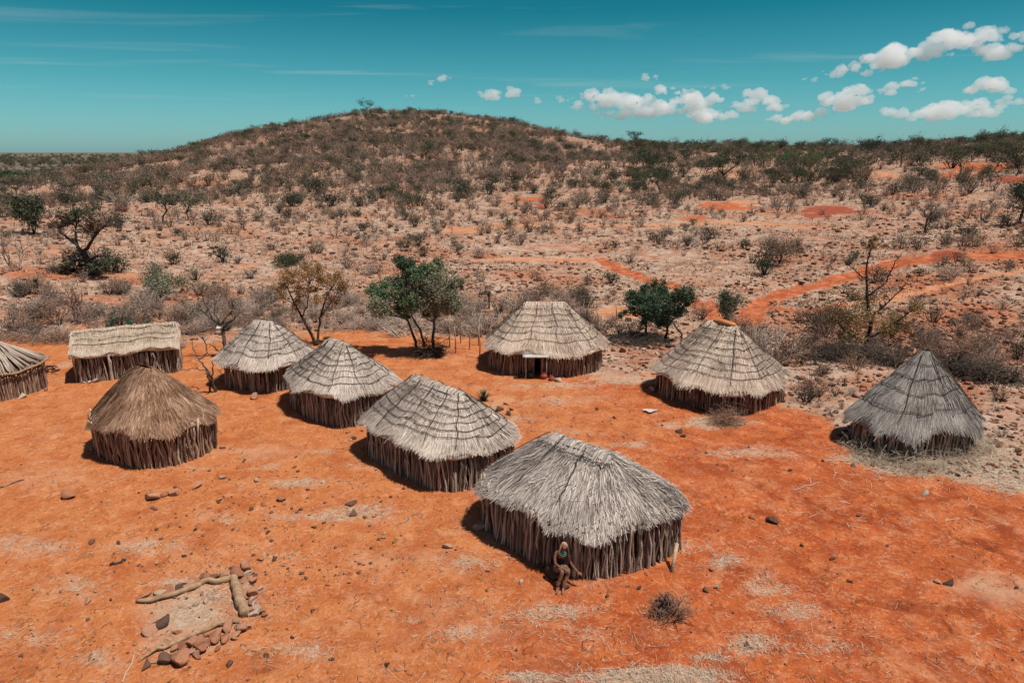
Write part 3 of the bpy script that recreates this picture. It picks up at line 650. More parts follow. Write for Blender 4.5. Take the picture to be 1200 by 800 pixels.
make_hut(hut_at(1.62, 14.85), -.80, Quad(local([(-.90, 15.15), (1.60, 12.62), (4.25, 14.2), (3.3, 16.2), (-.35, 16.6)], (1.62, 14.85), -.80), .20, 1.10, 2.34, .80, 1.13, g_(1), .07), g_(11), 'largest hut, weathered grey thatch with few tie rods, person sitting at its wall', M_thatch_front, nstr=15000, rings=(.17,), rafters=(.57, .70, .82), courses=0, ragged=.06, strand_w=.0095, lean=.034, pole_r=(.015, .040), ring_arc=(.52, .95))
make_hut(hut_at(-2.23, 19.26), -.80, A_(2, 2.30, 1.54, 3.5, 1.06, 2.34, 1.05, .98, .12), g_(12), 'pale thatched hut with a neat grid of dark tie rods, just behind the largest hut', M_thatch, nstr=13000, rings=(.16, .28, .40, .52, .64, .77), rafters=(.53, .60, .68, .76, .84, .92, .05, .15, .27, .38, .46), courses=7)
make_hut(hut_at(-6.23, 23.61), -.80, A_(3, 2.13, 1.48, 2.6, 1.07, 2.40, .55, .92, .14), g_(13), 'pale thatched hut with a short peaked ridge overlapping the hut behind it', M_thatch, nstr=10500, rings=(.18, .30, .42, .54, .66, .80), rafters=(.55, .66, .76, .87, .96, .1, .25, .4), courses=7)
make_hut(hut_at(-9.95, 26.55), -.35, A_(4, 1.55, 1.38, 2.6, 1.0, 2.42, .42, 1.0, .30), g_(14), 'small pale thatched hut between the long gabled hut and the orange tree', M_thatch, nstr=8500, rings=(.20, .33, .46, .60, .74), rafters=(.55, .65, .75, .86, .97, .1, .25, .4), courses=6)
make_hut(hut_at(1.45, 28.96), -.02, A_(5, 2.40, 1.92, 2.6, .98, 2.70, .80, .97), g_(15), 'farthest round hut, warm pale thatch, white drying rack before its wall', M_thatch_w, M_pole_red, nstr=12000, rings=(.14, .26, .38, .50, .62, .75), rafters=(.53, .61, .70, .79, .88, .97, .08, .2, .33, .45), courses=7, door=(.725, .013))
make_hut(hut_at(8.01, 25.03), -.92, A_(6, 2.06, 2.0, 3.2, .86, 2.72, .60, .92), g_(16), 'warm pale thatched hut with orange earth on its ridge, dead brush in front', M_thatch_w, M_pole_red, nstr=12500, rings=(.14, .25, .36, .47, .58, .69, .80), rafters=(.52, .60, .68, .77, .87, .97, .1, .3, .42), courses=8, door=(.63, .022), ragged=.06)
make_hut(hut_at(12.94, 20.46), .35, A_(7, 1.98, 1.30, 2.2, .86, 3.0, .10, .98, .16), g_(17), 'pointed dark grey conical hut at the right, straw heaped round its base', M_thatch_dk, M_pole, nstr=10500, rings=(.16, .34, .52, .76), rafters=(.58, .74, .80, .9, .1, .3), courses=3, ragged=.075, ridge=False, strand_w=.011)
make_hut(hut_at(-11.27, 20.02), -.5, A_(8, 1.86, 1.36, 2.4, 1.10, 2.62, .34, 1.10, .14), g_(18), 'shaggy brown domed hut without tie rods, nearest at the left', M_thatch_br, M_pole_red, nstr=11000, courses=0, ragged=.05, strand_w=.012, lean=.045, ridge=False, pole_r=(.014, .042))

# long gabled hut
gb = Gable(1.86, 1.22, 9, 1.05, 1.86, 1.86, .95, g_(9), .14); gb.per = gb.per
make_hut(hut_at(-16.35, 28.0), .42, gb, g_(19), 'long rectangular hut with a straight gabled roof of tan thatch', M_thatch_tan, M_pole, nstr=10500, rings=(.15, .42, .62), rafters=(), courses=3, ragged=.04, ring_arc=(.01, .49), ridge=True)

# hut at the left edge: bare roof sticks, no thatch yet
def stick_hut(loc, rz):
    rg = g_(20); gm = Oval(1.75, 1.45, 3.2, 1.02, 2.05, .5, 1.0, rg, .12)
    h = empty('stick_roofed_hut', loc, rz); tag(h, 'unthatched hut with a roof of bare sticks, cut by the left edge', 'hut', 'thatched pole huts of the hamlet')
    w = MB(); n = int(gm.per / .06)
    for off in (0, -.05):
        u = (np.arange(n) + rg.uniform(-.35, .35, n)) / n; p = gm.wall(u, off) + rg.normal(size=(n, 2)) * .014
        r0 = rg.uniform(.022, .042, n)
        w.sticks(np.c_[p, np.full(n, -.1)], np.c_[p + rg.normal(size=(n, 2)) * .02, 1.02 + rg.uniform(-.1, .1, n)], r0, r0 * .85, 6, 4, .014, rg)
    w.build('wall', M_pole_red, h, smooth=True)
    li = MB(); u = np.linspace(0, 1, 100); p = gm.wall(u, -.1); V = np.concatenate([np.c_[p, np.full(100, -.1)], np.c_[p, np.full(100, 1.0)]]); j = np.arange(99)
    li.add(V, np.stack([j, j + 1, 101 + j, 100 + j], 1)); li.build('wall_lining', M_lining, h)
    r = MB(); n = 150; u = rg.uniform(0, 1, n); a, _ = gm.S(u, np.zeros(n) + rg.uniform(-.0, .15, n), rg.uniform(0, .06, n)); b, _ = gm.S(u + rg.normal(size=n) * .012, rg.uniform(.85, 1.08, n), rg.uniform(0, .07, n))
    r.sticks(a, b, np.full(n, .028), np.full(n, .02), 5, 4, .018, rg)
    U, K = np.meshgrid(np.linspace(0, 1, 90), np.linspace(0, .98, 8)); G, _ = gm.S(U, K, np.full(U.shape, -.05)); i = np.arange(7)[:, None] * 90; j = np.arange(89)[None]
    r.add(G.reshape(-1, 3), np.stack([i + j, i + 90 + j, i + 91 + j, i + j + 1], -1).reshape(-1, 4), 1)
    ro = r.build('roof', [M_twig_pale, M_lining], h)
    e = MB(); uu = np.linspace(0, 1, 60); pp, _ = gm.S(uu, np.full(60, 1.0), np.full(60, .05)); e.tube(pp, .04, 6); e.build('eave_pole', M_log, ro, smooth=True)
stick_hut(hut_at(-20.35, 25.3), -.35)

# ------------------------------------------------------------------ plants
def branchy(rg, H, spread, r0, nst=1, levels=3, kids=(3, 4), up=.35, wob=.16, lean=.25, flat=None, sides=6, first=.35, shrink=.62, seg=5):
    """recursive limbs -> tubes and tip points"""
    tb = MB(); tips = []
    def grow(p, d, ln, rad, lv, sd):
        P = [p]; dd = d.copy()
        for _ in range(seg):
            dd = dd + rg.normal(size=3) * wob; dd[2] += up * .12 * (1 if lv else 0)
            if flat is not None and p[2] + 0 > flat * H: dd[2] *= .4
            dd /= np.linalg.norm(dd); P.append(P[-1] + dd * ln / seg)
        P = np.array(P); end = rad * (.55 if lv < levels else .3)
        tb.tube(P, np.linspace(rad, end, seg + 1), sd)
        if lv >= levels: tips.append((P[-1], P[seg // 2], lv)); return
        n = rg.integers(kids[0], kids[1] + 1)
        for q in range(n):
            f = rg.uniform(first if lv == 0 else .35, 1.0) if q else 1.0
            k = f * seg; i = min(int(k), seg - 1); b = P[i] + (P[i + 1] - P[i]) * (k - i)
            az = rg.uniform(0, 6.283); an = rg.uniform(.35, .95) * spread
            side = np.array([math.cos(az), math.sin(az), rg.uniform(-.1, .45)]); nd = dd * math.cos(an) + side * math.sin(an); nd /= np.linalg.norm(nd)
            grow(b, nd, ln * shrink * rg.uniform(.75, 1.2), rad * (1 - .45 * f) * .72, lv + 1, max(3, sd - 1))
    for s in range(nst):
        a = rg.uniform(0, 6.283); l = lean * (1 if nst == 1 else rg.uniform(.6, 1.3)); d = np.array([math.cos(a) * l, math.sin(a) * l, 1.0]); d /= np.linalg.norm(d)
        grow(np.array([math.cos(a) * r0 * (nst > 1), math.sin(a) * r0 * (nst > 1), -.08]), d, H * .52 * rg.uniform(.85, 1.1), r0, 0, sides)
    return tb, tips
def fit_height(mbs, tips, H):
    zmax = max(m.packed()[0][:, 2].max() for m in mbs if m.n); return H / max(zmax, .1)
def leaf_cloud(rg, tips, per, sig, zmin=None):
    C = []
    for t, mid, lv in tips:
        n = max(1, int(per * rg.uniform(.4, 1.6))); C.append(t + rg.normal(size=(n, 3)) * sig * np.array([1, 1, .7]))
        C.append(mid + rg.normal(size=(n // 3, 3)) * sig)
    C = np.concatenate(C) if C else np.zeros((0, 3))
    if zmin is not None: C = C[C[:, 2] > zmin]
    return C
def tree(name, label, cat, px, py, H, rg, leafm, bark=M_bark, per=40, sig=.3, lsize=.06, group=None, width=None, keep=None, loc=None, **kw):
    loc = loc or at(px, py); t = empty(name, loc); tag(t, label, cat, group)
    tb, tips = branchy(rg, H, **kw); C = leaf_cloud(rg, tips, per, sig, H * .12) if leafm else np.zeros((0, 3))
    zs = np.percentile(C[:, 2], 99.3) if len(C) else tb.packed()[0][:, 2].max(); sc = H / zs
    for m in tb.V: m[:, 2] *= sc
    C[:, 2] *= sc
    allp = C if len(C) else np.concatenate(tb.V)
    if width:
        lo, hi = np.percentile(allp[:, 0], [1.5, 98.5]); sx = width / (hi - lo)
        for m in tb.V: m[:, :2] *= sx
        C[:, :2] *= sx
    tb.build('trunk', bark, t, smooth=True)
    if leafm:
        f = MB(); f.leaves(C, lsize, rg); f.build('crown', leafm, t)
    return t

# the trees round the yard, each limb as the photograph shows it
def hand_tree(name, label, cat, base, limbs, clumps, seed, bark=M_bark, twigs=5, twl=.35, lsize=.05, depth=.8, twr=.011):
    """limbs: ([pixels], r0, r1); clumps: (px, py, rx, ry, leaves, leaf material)"""
    rg = g_(seed); B = at(*base); m = mpp(B); t = empty(name, B); tag(t, label, cat)
    up = 1 / math.cos(PITCH + math.atan((base[1] - 400) / FPX))
    loc = lambda q: np.array([(q[0] - base[0]) * m, 0, (base[1] - q[1]) * m * up])
    tb = MB(); nodes = []
    for pts, r0, r1 in limbs:
        P = np.array([loc(q) for q in pts]); n = len(P); dy = np.cumsum(rg.normal(size=n) * .12); dy[0] = 0; P[:, 1] += dy * (np.arange(n) > 0)
        k = np.linspace(0, n - 1, n * 3); Q = np.stack([np.interp(k, range(n), P[:, a]) for a in range(3)], 1); Q[1:-1] += rg.normal(size=(len(Q) - 2, 3)) * .02
        if nodes and pts[0] != base and abs(P[0, 2]) > .15:
            c = min(nodes, key=lambda v: np.linalg.norm(v - Q[0])); Q[:, 1] += c[1] - Q[0, 1]; Q[0] = c
        if Q[0, 2] < .1: Q[0, 2] = -.1
        tb.tube(Q, np.linspace(r0, r1, len(Q)), 7); nodes += list(Q[1:])
        for q in Q[len(Q) // 3:]:
            for _ in range(rg.poisson(twigs * .4)):
                d = rg.normal(size=3); d[2] = abs(d[2]) * .8 + .2; d /= np.linalg.norm(d); L = twl * rg.uniform(.4, 1.2); e = q + d * L; mid = (q + e) / 2 + rg.normal(size=3) * L * .1
                tb.tube([q, mid, e], [twr, twr * .7, twr * .35], 4)
                e2 = mid + rg.normal(size=3) * L * .4; tb.tube([mid, e2], [twr * .6, twr * .3], 3)
    fm = {}
    for px, py, rx, ry, n, lm in clumps:
        c = loc((px, py)); rr = np.array([rx * m, (rx * .8) * m, ry * m * 1.05]); c[1] = rg.normal() * depth * .45
        near = sorted(nodes, key=lambda v: np.linalg.norm(v - c))[:4]
        ns = max(5, n // 55)
        for _ in range(ns):
            d = rg.normal(size=3); d /= np.linalg.norm(d); sub = c + d * rr * rg.uniform(.25, 1.0) ** .6
            if _ % 2 == 0:
                q = near[int(rg.integers(len(near)))]; md = (q + sub) / 2 + rg.normal(size=3) * .06; tb.tube([q, md, sub], [twr * 1.5, twr, twr * .5], 4)
            k = int(n * 2.3 / ns); fm.setdefault(lm.name, (lm, []))[1].append(sub + rg.normal(size=(k, 3)) * rr.min() * rg.uniform(.16, .36))
    tb.build('trunk', bark, t, smooth=True)
    if fm:
        f = MB(); ml = []
        for q, (lm, C) in enumerate(fm.values()): f.leaves(np.concatenate(C), lsize, rg, q); ml.append(lm)
        f.build('crown', ml, t)
    return t
LG, LGR, LD, LO, LY, LB = M_leaf_green, M_leaf_grey, M_leaf_dark, M_leaf_gold, M_leaf_yel, M_leaf_brown
hand_tree('acacia_tree', 'tree with rusty orange foliage behind the pale huts', 'tree', (370, 405), [([(370, 405), (365, 390), (357, 372), (350, 357), (343, 340)], .085, .03), ([(371, 404), (373, 394), (376, 375), (382, 357), (392, 338)], .07, .025), ([(357, 372), (363, 358), (366, 335)], .04, .018), ([(376, 375), (386, 362), (400, 345)], .035, .015), ([(350, 357), (338, 350), (330, 342)], .025, .012)],
    [(345, 330, 15, 13, 700, LO), (365, 322, 18, 9, 750, LO), (388, 327, 15, 11, 700, LO), (400, 337, 10, 9, 350, LO), (334, 341, 9, 8, 280, LO), (362, 345, 18, 9, 500, LO), (384, 350, 13, 8, 350, LO), (352, 356, 14, 7, 220, LO), (395, 352, 9, 7, 160, LB)], 31, M_bark_dk, lsize=.040)
hand_tree('shade_tree', 'tallest green tree with several slender trunks, behind the pale huts', 'tree', (498, 415), [([(490, 413), (486, 400), (482, 386), (475, 375), (467, 367), (455, 355)], .075, .025), ([(499, 415), (496, 390), (490, 377), (480, 355), (477, 330)], .07, .02), ([(507, 412), (509, 390), (511, 372), (517, 362), (525, 345)], .08, .025), ([(511, 372), (504, 352), (500, 332)], .04, .02), ([(475, 375), (460, 372), (444, 362)], .03, .015), ([(517, 362), (530, 362), (540, 355)], .03, .012)],
    [(449, 356, 15, 10, 800, LGR), (438, 350, 8, 7, 300, LGR), (466, 340, 20, 12, 1300, LG), (478, 314, 14, 9, 900, M_leaf_deep), (490, 326, 18, 10, 1000, LG), (515, 334, 24, 20, 1900, LGR), (530, 352, 15, 11, 900, LGR), (498, 354, 20, 11, 800, LGR), (474, 359, 14, 9, 600, LG), (508, 316, 15, 8, 650, LG), (537, 338, 9, 11, 400, LGR), (512, 366, 14, 7, 400, LGR), (455, 345, 12, 8, 500, LG), (492, 342, 18, 12, 900, LGR), (486, 352, 14, 10, 500, LG), (500, 330, 14, 10, 600, LG), (520, 358, 14, 8, 400, LGR), (446, 365, 12, 8, 350, LGR), (472, 369, 15, 7, 350, LG), (500, 368, 14, 7, 300, LGR), (530, 367, 14, 8, 350, LGR), (440, 342, 9, 8, 250, LG)], 32, lsize=.05)
hand_tree('shade_tree', 'low dense dark green tree to the right of the farthest round hut', 'tree', (780, 397), [([(757, 396), (756, 382), (752, 366)], .07, .03), ([(780, 397), (780, 384), (776, 368), (768, 352)], .08, .03), ([(799, 399), (797, 390), (790, 382), (782, 372)], .06, .03), ([(780, 384), (788, 368), (794, 350)], .05, .02)],
    [(795, 346, 11, 11, 900, M_leaf_deep), (766, 343, 20, 9, 1400, M_leaf_deep), (746, 359, 13, 11, 900, M_leaf_deep), (762, 357, 19, 12, 1400, M_leaf_deep), (775, 374, 14, 13, 1100, M_leaf_deep), (727, 365, 6, 9, 220, M_leaf_deep), (783, 357, 14, 13, 1100, M_leaf_deep), (741, 351, 11, 8, 600, M_leaf_deep), (755, 374, 10, 8, 300, M_leaf_deep)], 33, lsize=.055)
hand_tree('bare_tree', 'leafless tree with a white basin in its fork, beside the long gabled hut', 'tree', (266, 418), [([(266, 418), (267, 402), (263, 390), (262, 382)], .10, .065), ([(262, 382), (255, 373), (246, 366), (238, 362)], .058, .018), ([(263, 386), (276, 376), (288, 367)], .058, .018), ([(262, 382), (267, 377), (278, 366), (280, 352)], .058, .018), ([(255, 373), (253, 362), (247, 352)], .036, .014), ([(266, 405), (258, 412), (244, 406)], .036, .014), ([(262, 382), (259, 368), (262, 354)], .036, .014)], [], 34, twigs=3.5, twl=.5, twr=.012)
hand_tree('bare_tree', 'small crooked leafless tree in front of the small pale hut', 'tree', (250, 459), [([(253, 459), (252, 446), (248, 433)], .06, .045), ([(247, 459), (249, 448), (248, 433)], .045, .035), ([(248, 433), (243, 422), (238, 415), (229, 402)], .035, .012), ([(243, 422), (248, 412), (245, 404), (236, 395)], .03, .012), ([(251, 444), (258, 430), (261, 418)], .035, .015), ([(252, 446), (260, 440), (258, 432)], .02, .01), ([(248, 433), (236, 428), (222, 430)], .022, .01)], [], 41, twigs=1.6, twl=.3, twr=.01)
hand_tree('thorn_tree', 'tall thorn tree with sparse yellow leaves, behind the conical hut', 'tree', (1012, 414), [([(1012, 414), (1014, 380), (1004, 348), (998, 316), (1002, 296)], .10, .02), ([(1004, 348), (1022, 332), (1026, 316), (1034, 302)], .045, .014), ([(1010, 372), (1026, 360), (1042, 340), (1046, 326)], .045, .014), ([(1012, 404), (986, 388), (974, 376), (962, 372)], .045, .012), ([(1013, 398), (1038, 380), (1058, 360), (1064, 350)], .05, .014), ([(998, 330), (985, 318), (976, 312)], .03, .01), ([(1004, 350), (985, 350), (972, 342)], .03, .01), ([(1040, 378), (1056, 384), (1068, 380)], .025, .01), ([(1014, 412), (1040, 404), (1056, 396)], .035, .01)],
    [(975, 372, 18, 14, 600, LY), (1000, 376, 22, 16, 700, LY), (1040, 378, 24, 14, 700, LY), (1056, 362, 12, 12, 400, LY), (990, 392, 22, 10, 500, LY), (1016, 356, 18, 14, 350, LY), (1003, 292, 14, 8, 260, LO), (1025, 345, 20, 14, 150, LB), (985, 345, 16, 14, 130, LY), (1032, 394, 22, 9, 260, LY), (1000, 320, 14, 14, 110, LB)], 36, M_bark_dk, twigs=6, twl=.5, lsize=.045)
hand_tree('thorn_tree', 'crooked black-limbed tree with dark lower foliage, standing on the slope at the left', 'tree', (106, 322), [([(106, 322), (104, 302), (102, 296)], .24, .17), ([(102, 296), (95, 286), (86, 276), (80, 268), (72, 258)], .13, .03), ([(102, 297), (111, 286), (118, 277), (121, 264)], .13, .03), ([(95, 286), (96, 272), (100, 258)], .10, .04), ([(118, 277), (130, 268), (138, 262)], .08, .03), ([(105, 305), (115, 302), (124, 300)], .10, .05), ([(104, 303), (94, 306), (86, 303)], .09, .04)],
    [(125, 307, 11, 9, 480, M_leaf_olive), (116, 312, 9, 8, 300, M_leaf_deep), (83, 306, 9, 10, 300, M_leaf_olive), (90, 314, 7, 6, 200, M_leaf_olive), (85, 258, 16, 9, 420, LB), (108, 256, 18, 9, 420, M_leaf_olive), (130, 260, 16, 9, 420, LB), (76, 266, 8, 7, 120, LB), (118, 268, 12, 6, 120, LB)], 37, M_bark_dk, twigs=7, twl=.9, lsize=.09, depth=1.4, twr=.022)
tree('green_bush', 'round grey-green bush on the slope above the small pale hut', 'bush', 187, 346, 1.7, g_(38), M_leaf_grey, M_bark_dk, per=22, sig=.22, lsize=.06, width=2.4, spread=1.0, r0=.06, nst=5, levels=3, kids=(3, 4), lean=.6)
tree('green_bush', 'dark green sapling peeping over the earth-ridged hut', 'bush', 856, 380, 1.75, g_(39), M_leaf_olive, M_bark, per=30, sig=.2, lsize=.05, width=1.3, spread=.8, r0=.05, nst=3, levels=3, kids=(3, 3), lean=.3)
tree('green_bush', 'olive-brown twiggy bush on the open slope above the earth-ridged hut', 'bush', 912, 309, 2.1, g_(40), M_leaf_brown, M_bark_dk, per=14, sig=.25, lsize=.06, width=3.0, spread=.9, r0=.05, nst=6, levels=3, kids=(3, 4), lean=.6)
tree('bare_tree', 'leafless upright tree alone on the right-hand slope', 'tree', 1083, 274, 3.2, g_(42), None, M_bark_dk, width=2.0, spread=.9, r0=.09, nst=1, levels=4, kids=(3, 4), lean=.1)
tree('thorn_tree', 'dark thorny tree cut by the right edge, high on the slope', 'tree', 1194, 262, 4.0, g_(43), M_leaf_dark, M_bark_dk, per=8, sig=.3, lsize=.08, width=3.6, spread=1.0, r0=.12, nst=2, levels=4, kids=(3, 4), lean=.2)
tree('bare_tree', 'reddish twiggy leafless tree beside grey bushes at the left', 'tree', 90, 378, 2.3, g_(44), None, M_twig_rust, width=2.6, spread=.9, r0=.05, nst=4, levels=4, kids=(3, 4), lean=.4)
tree('bare_tree', 'dry twiggy tree at the left edge above the stick-roofed hut', 'tree', 18, 318, 3.0, g_(45), None, M_twig, width=2.6, spread=.9, r0=.06, nst=3, levels=4, kids=(3, 4), lean=.4)
tree('green_bush', 'tall narrow dark green shrub on the far slope at the left edge', 'bush', 40, 274, 3.4, g_(46), M_leaf_olive, M_bark_dk, per=16, sig=.4, lsize=.11, width=2.6, spread=.7, r0=.08, nst=3, levels=3, kids=(3, 4), lean=.25)
tree('green_bush', 'flat dark bush on bare red soil beside the rusty orange tree', 'bush', 342, 312, 1.0, g_(47), M_leaf_olive, M_bark_dk, per=12, sig=.2, lsize=.06, width=2.2, spread=1.1, r0=.05, nst=5, levels=3, kids=(3, 4), lean=.9)

# ---- bush kinds for the slopes
def bush_mesh(rg, H, Wd, stems, leaves, lsize, twr=.012, nt=3, clump=.3, trunk=0, base_lift=.12):
    """twigs (slot 0) and leaf specks (slot 1) of one small bush"""
    b = MB(); tips = []
    for s in range(stems):
        a = rg.uniform(0, 6.283); rr = math.sqrt(rg.uniform(0, 1)) * Wd * .5; top = np.array([math.cos(a) * rr, math.sin(a) * rr, H * rg.uniform(.55, 1.0) * (1 - .35 * (rr / (Wd * .5)) ** 2)])
        st = np.array([math.cos(a) * .05, math.sin(a) * .05, -.06]); midp = (st * .5 + top * .5) + rg.normal(size=3) * H * .07; midp[2] += trunk * H * .1
        b.tube([st, midp, top], [twr * 1.8, twr * 1.2, twr * .5], 3)
        for q in range(nt):
            k = rg.uniform(.35, .95); p = midp + (top - midp) * max(0, k * 2 - 1) if k > .5 else st + (midp - st) * k * 2
            e = p + np.clip(np.array([rg.normal() * .22, rg.normal() * .22, abs(rg.normal()) * .16]), -.36, .3) * H
            b.tube([p, (p + e) / 2 + rg.normal(size=3) * .03 * H, e], [twr * .8, twr * .6, twr * .35], 3); tips.append(e)
        tips.append(top)
    if leaves:
        T = np.array(tips); C = T[rg.integers(0, len(T), leaves)] + np.clip(rg.normal(size=(leaves, 3)), -1.4, 1.4) * np.array([1, 1, .5]) * clump * H * .42
        C = C[C[:, 2] > base_lift * H]; b.leaves(C, lsize, rg, 1, .6)
    return b
def tree_mesh(rg, H, Wd, leaves, lsize, flat=False, tr=.09, bare=False):
    b = MB(); tips = []; fork = np.array([rg.normal() * .08, rg.normal() * .08, H * rg.uniform(.25, .45)])
    b.tube([(0, 0, -.1), fork * .5 + rg.normal(size=3) * .05, fork], [tr, tr * .85, tr * .7], 5)
    for s in range(rg.integers(4, 7)):
        a = rg.uniform(0, 6.283); rr = Wd * .5 * rg.uniform(.35, 1); top = np.array([math.cos(a) * rr, math.sin(a) * rr, H * (rg.uniform(.82, .95) if flat else rg.uniform(.6, 1.0))])
        mid = (fork + top) / 2 + rg.normal(size=3) * .06 * H
        b.tube([fork, mid, top], [tr * .55, tr * .35, tr * .14], 4)
        for q in range(4 if not bare else 8):
            p = mid + (top - mid) * rg.uniform(0, .9); e = p + np.array([rg.normal(), rg.normal(), abs(rg.normal()) * .7]) * .16 * H; b.tube([p, (p + e) / 2 + rg.normal(size=3) * .02 * H, e], [tr * .2, tr * .13, tr * .06], 3); tips.append(e)
        tips.append(top)
    if leaves:
        T = np.array(tips); sg = np.array([.13, .13, .045 if flat else .10]) * H
        C = T[rg.integers(0, len(T), leaves)] + np.clip(rg.normal(size=(leaves, 3)), -1.5, 1.5) * sg; b.leaves(C, lsize, rg, 1, .6)
    return b
K = {}
M_leaf_grove = mat('leaf_grove', [(.06, .09, .04), (.11, .15, .065), (.18, .22, .11)], island=.8, objr=.8, namt=.4, trans=.3)
def kind(key, name, cat, words, twig, leaf, n, fn): K[key] = dict(name=name, cat=cat, words=words, mats=[twig, leaf], near=[fn(g_(100 + 7 * i + len(K) * 131), 1.0) for i in range(n)], far=[fn(g_(900 + 7 * i + len(K) * 131), .38) for i in range(3)])
kind('dry', 'dry_bush', 'bush', 'grey-brown leafless bush', M_twig, M_leaf_brown, 6, lambda r, q: bush_mesh(r, 1, 1.35, int(16 * q) + 4, int(150 * q) + 10, .032 / q ** .6, .010 / q ** .5, 4, .5))
kind('rust', 'dry_bush', 'bush', 'reddish-brown twiggy bush', M_twig_rust, M_leaf_brown, 4, lambda r, q: bush_mesh(r, 1, 1.3, int(18 * q) + 4, int(110 * q) + 8, .03 / q ** .6, .010 / q ** .5, 4, .5))
kind('dark', 'dry_bush', 'bush', 'dark bare thorn bush', M_twig_dk, M_leaf_olive, 4, lambda r, q: bush_mesh(r, 1, 1.2, int(16 * q) + 4, int(90 * q) + 10, .035 / q ** .6, .011 / q ** .5, 4, .5))
kind('pale', 'dry_bush', 'bush', 'pale grey tangle of dead twigs', M_twig_pale, M_leaf_brown, 3, lambda r, q: bush_mesh(r, 1, 1.8, int(26 * q) + 4, int(30 * q), .03, .009 / q ** .5, 4, .5))
kind('green', 'green_bush', 'bush', 'olive green bush', M_bark_dk, M_leaf_olive, 5, lambda r, q: bush_mesh(r, 1, 1.2, int(10 * q) + 3, int(420 * q) + 20, .042 / q ** .6, .016, 3, .5))
kind('dgreen', 'green_bush', 'bush', 'dense dark green bush', M_bark_dk, M_leaf_dark, 4, lambda r, q: bush_mesh(r, 1, 1.1, int(9 * q) + 3, int(520 * q) + 20, .045 / q ** .6, .016, 3, .5))
kind('bare', 'bare_tree', 'tree', 'small leafless tree', M_twig_dk, M_leaf_brown, 5, lambda r, q: tree_mesh(r, 1, .9, int(20 * q), .03, tr=.03, bare=True))
kind('acacia', 'acacia_tree', 'tree', 'flat-topped dark acacia', M_bark_dk, M_leaf_dark, 4, lambda r, q: tree_mesh(r, 1, 1.5, int(520 * q) + 40, .032 / q ** .6, True, .035))
kind('round', 'acacia_tree', 'tree', 'round-crowned grey-green tree', M_bark_dk, M_leaf_olive, 4, lambda r, q: tree_mesh(r, 1, 1.15, int(620 * q) + 40, .034 / q ** .6, False, .035))
def pick_slot(m, sl):
    V, F = m.packed(); o = MB()
    for f, q in F:
        if q != sl: continue
        ids, inv = np.unique(f, return_inverse=True); o.add(V[ids], inv.reshape(f.shape), 0)
    return o
kind('grove', 'acacia_tree', 'tree', 'fresh green leafy tree', M_bark_dk, M_leaf_grove, 3, lambda r, q: tree_mesh(r, 1, 1.3, int(560 * q) + 40, .034 / q ** .6, False, .035))
for k in K.values():
    if k['cat'] == 'tree': k['me'] = [[(pn, pick_slot(m, sl).mesh(pn, k['mats'][sl])) for sl, pn in ((0, 'trunk'), (1, 'crown')) if any(q == sl for f, q in m.packed()[1])] for m in k['near']]
    else: k['me'] = [m.mesh(k['name'], k['mats']) for m in k['near']]

LAND = [(45, 'the stick-roofed hut'), (215, 'the long gabled hut'), (330, 'the small pale hut'), (420, 'the rusty orange tree'), (555, 'the tall green tree'), (720, 'the farthest round hut'), (815, 'the low green tree'), (960, 'the earth-ridged hut'), (1065, 'the yellow thorn tree'), (1300, 'the conical hut')]
def where(px, py):
    lm = next(t for x, t in LAND if px < x)
    if py < 175: return 'on the skyline above ' + lm
    if py < 215: return 'high on the hill above ' + lm
    if py < 265: return 'on the mid slope above ' + lm
    if py < 325: return 'on the low slope above ' + lm
    return 'by the yard near ' + lm
def sizeword(h): return 'tiny ' if h < .7 else 'knee-high ' if h < 1.0 else 'waist-high ' if h < 1.5 else 'head-high ' if h < 2.2 else 'tall ' if h < 3.4 else 'very tall '
GROUPS = {'dry_bush': 'dry bushes scattered over the slopes', 'green_bush': 'green bushes scattered over the slopes', 'bare_tree': 'small leafless trees on the slopes', 'acacia_tree': 'leafy trees on the slopes'}
GCOL = {'dry_bush': [], 'green_bush': [], 'bare_tree': [], 'acacia_tree': []}
plants = []                                          # kind, x, y, z, height, rotation
def put(kd, x, y, h): plants.append((kd, x, y, float(ground(x, y)) - .03 * h, h, rng.uniform(0, 6.283)))
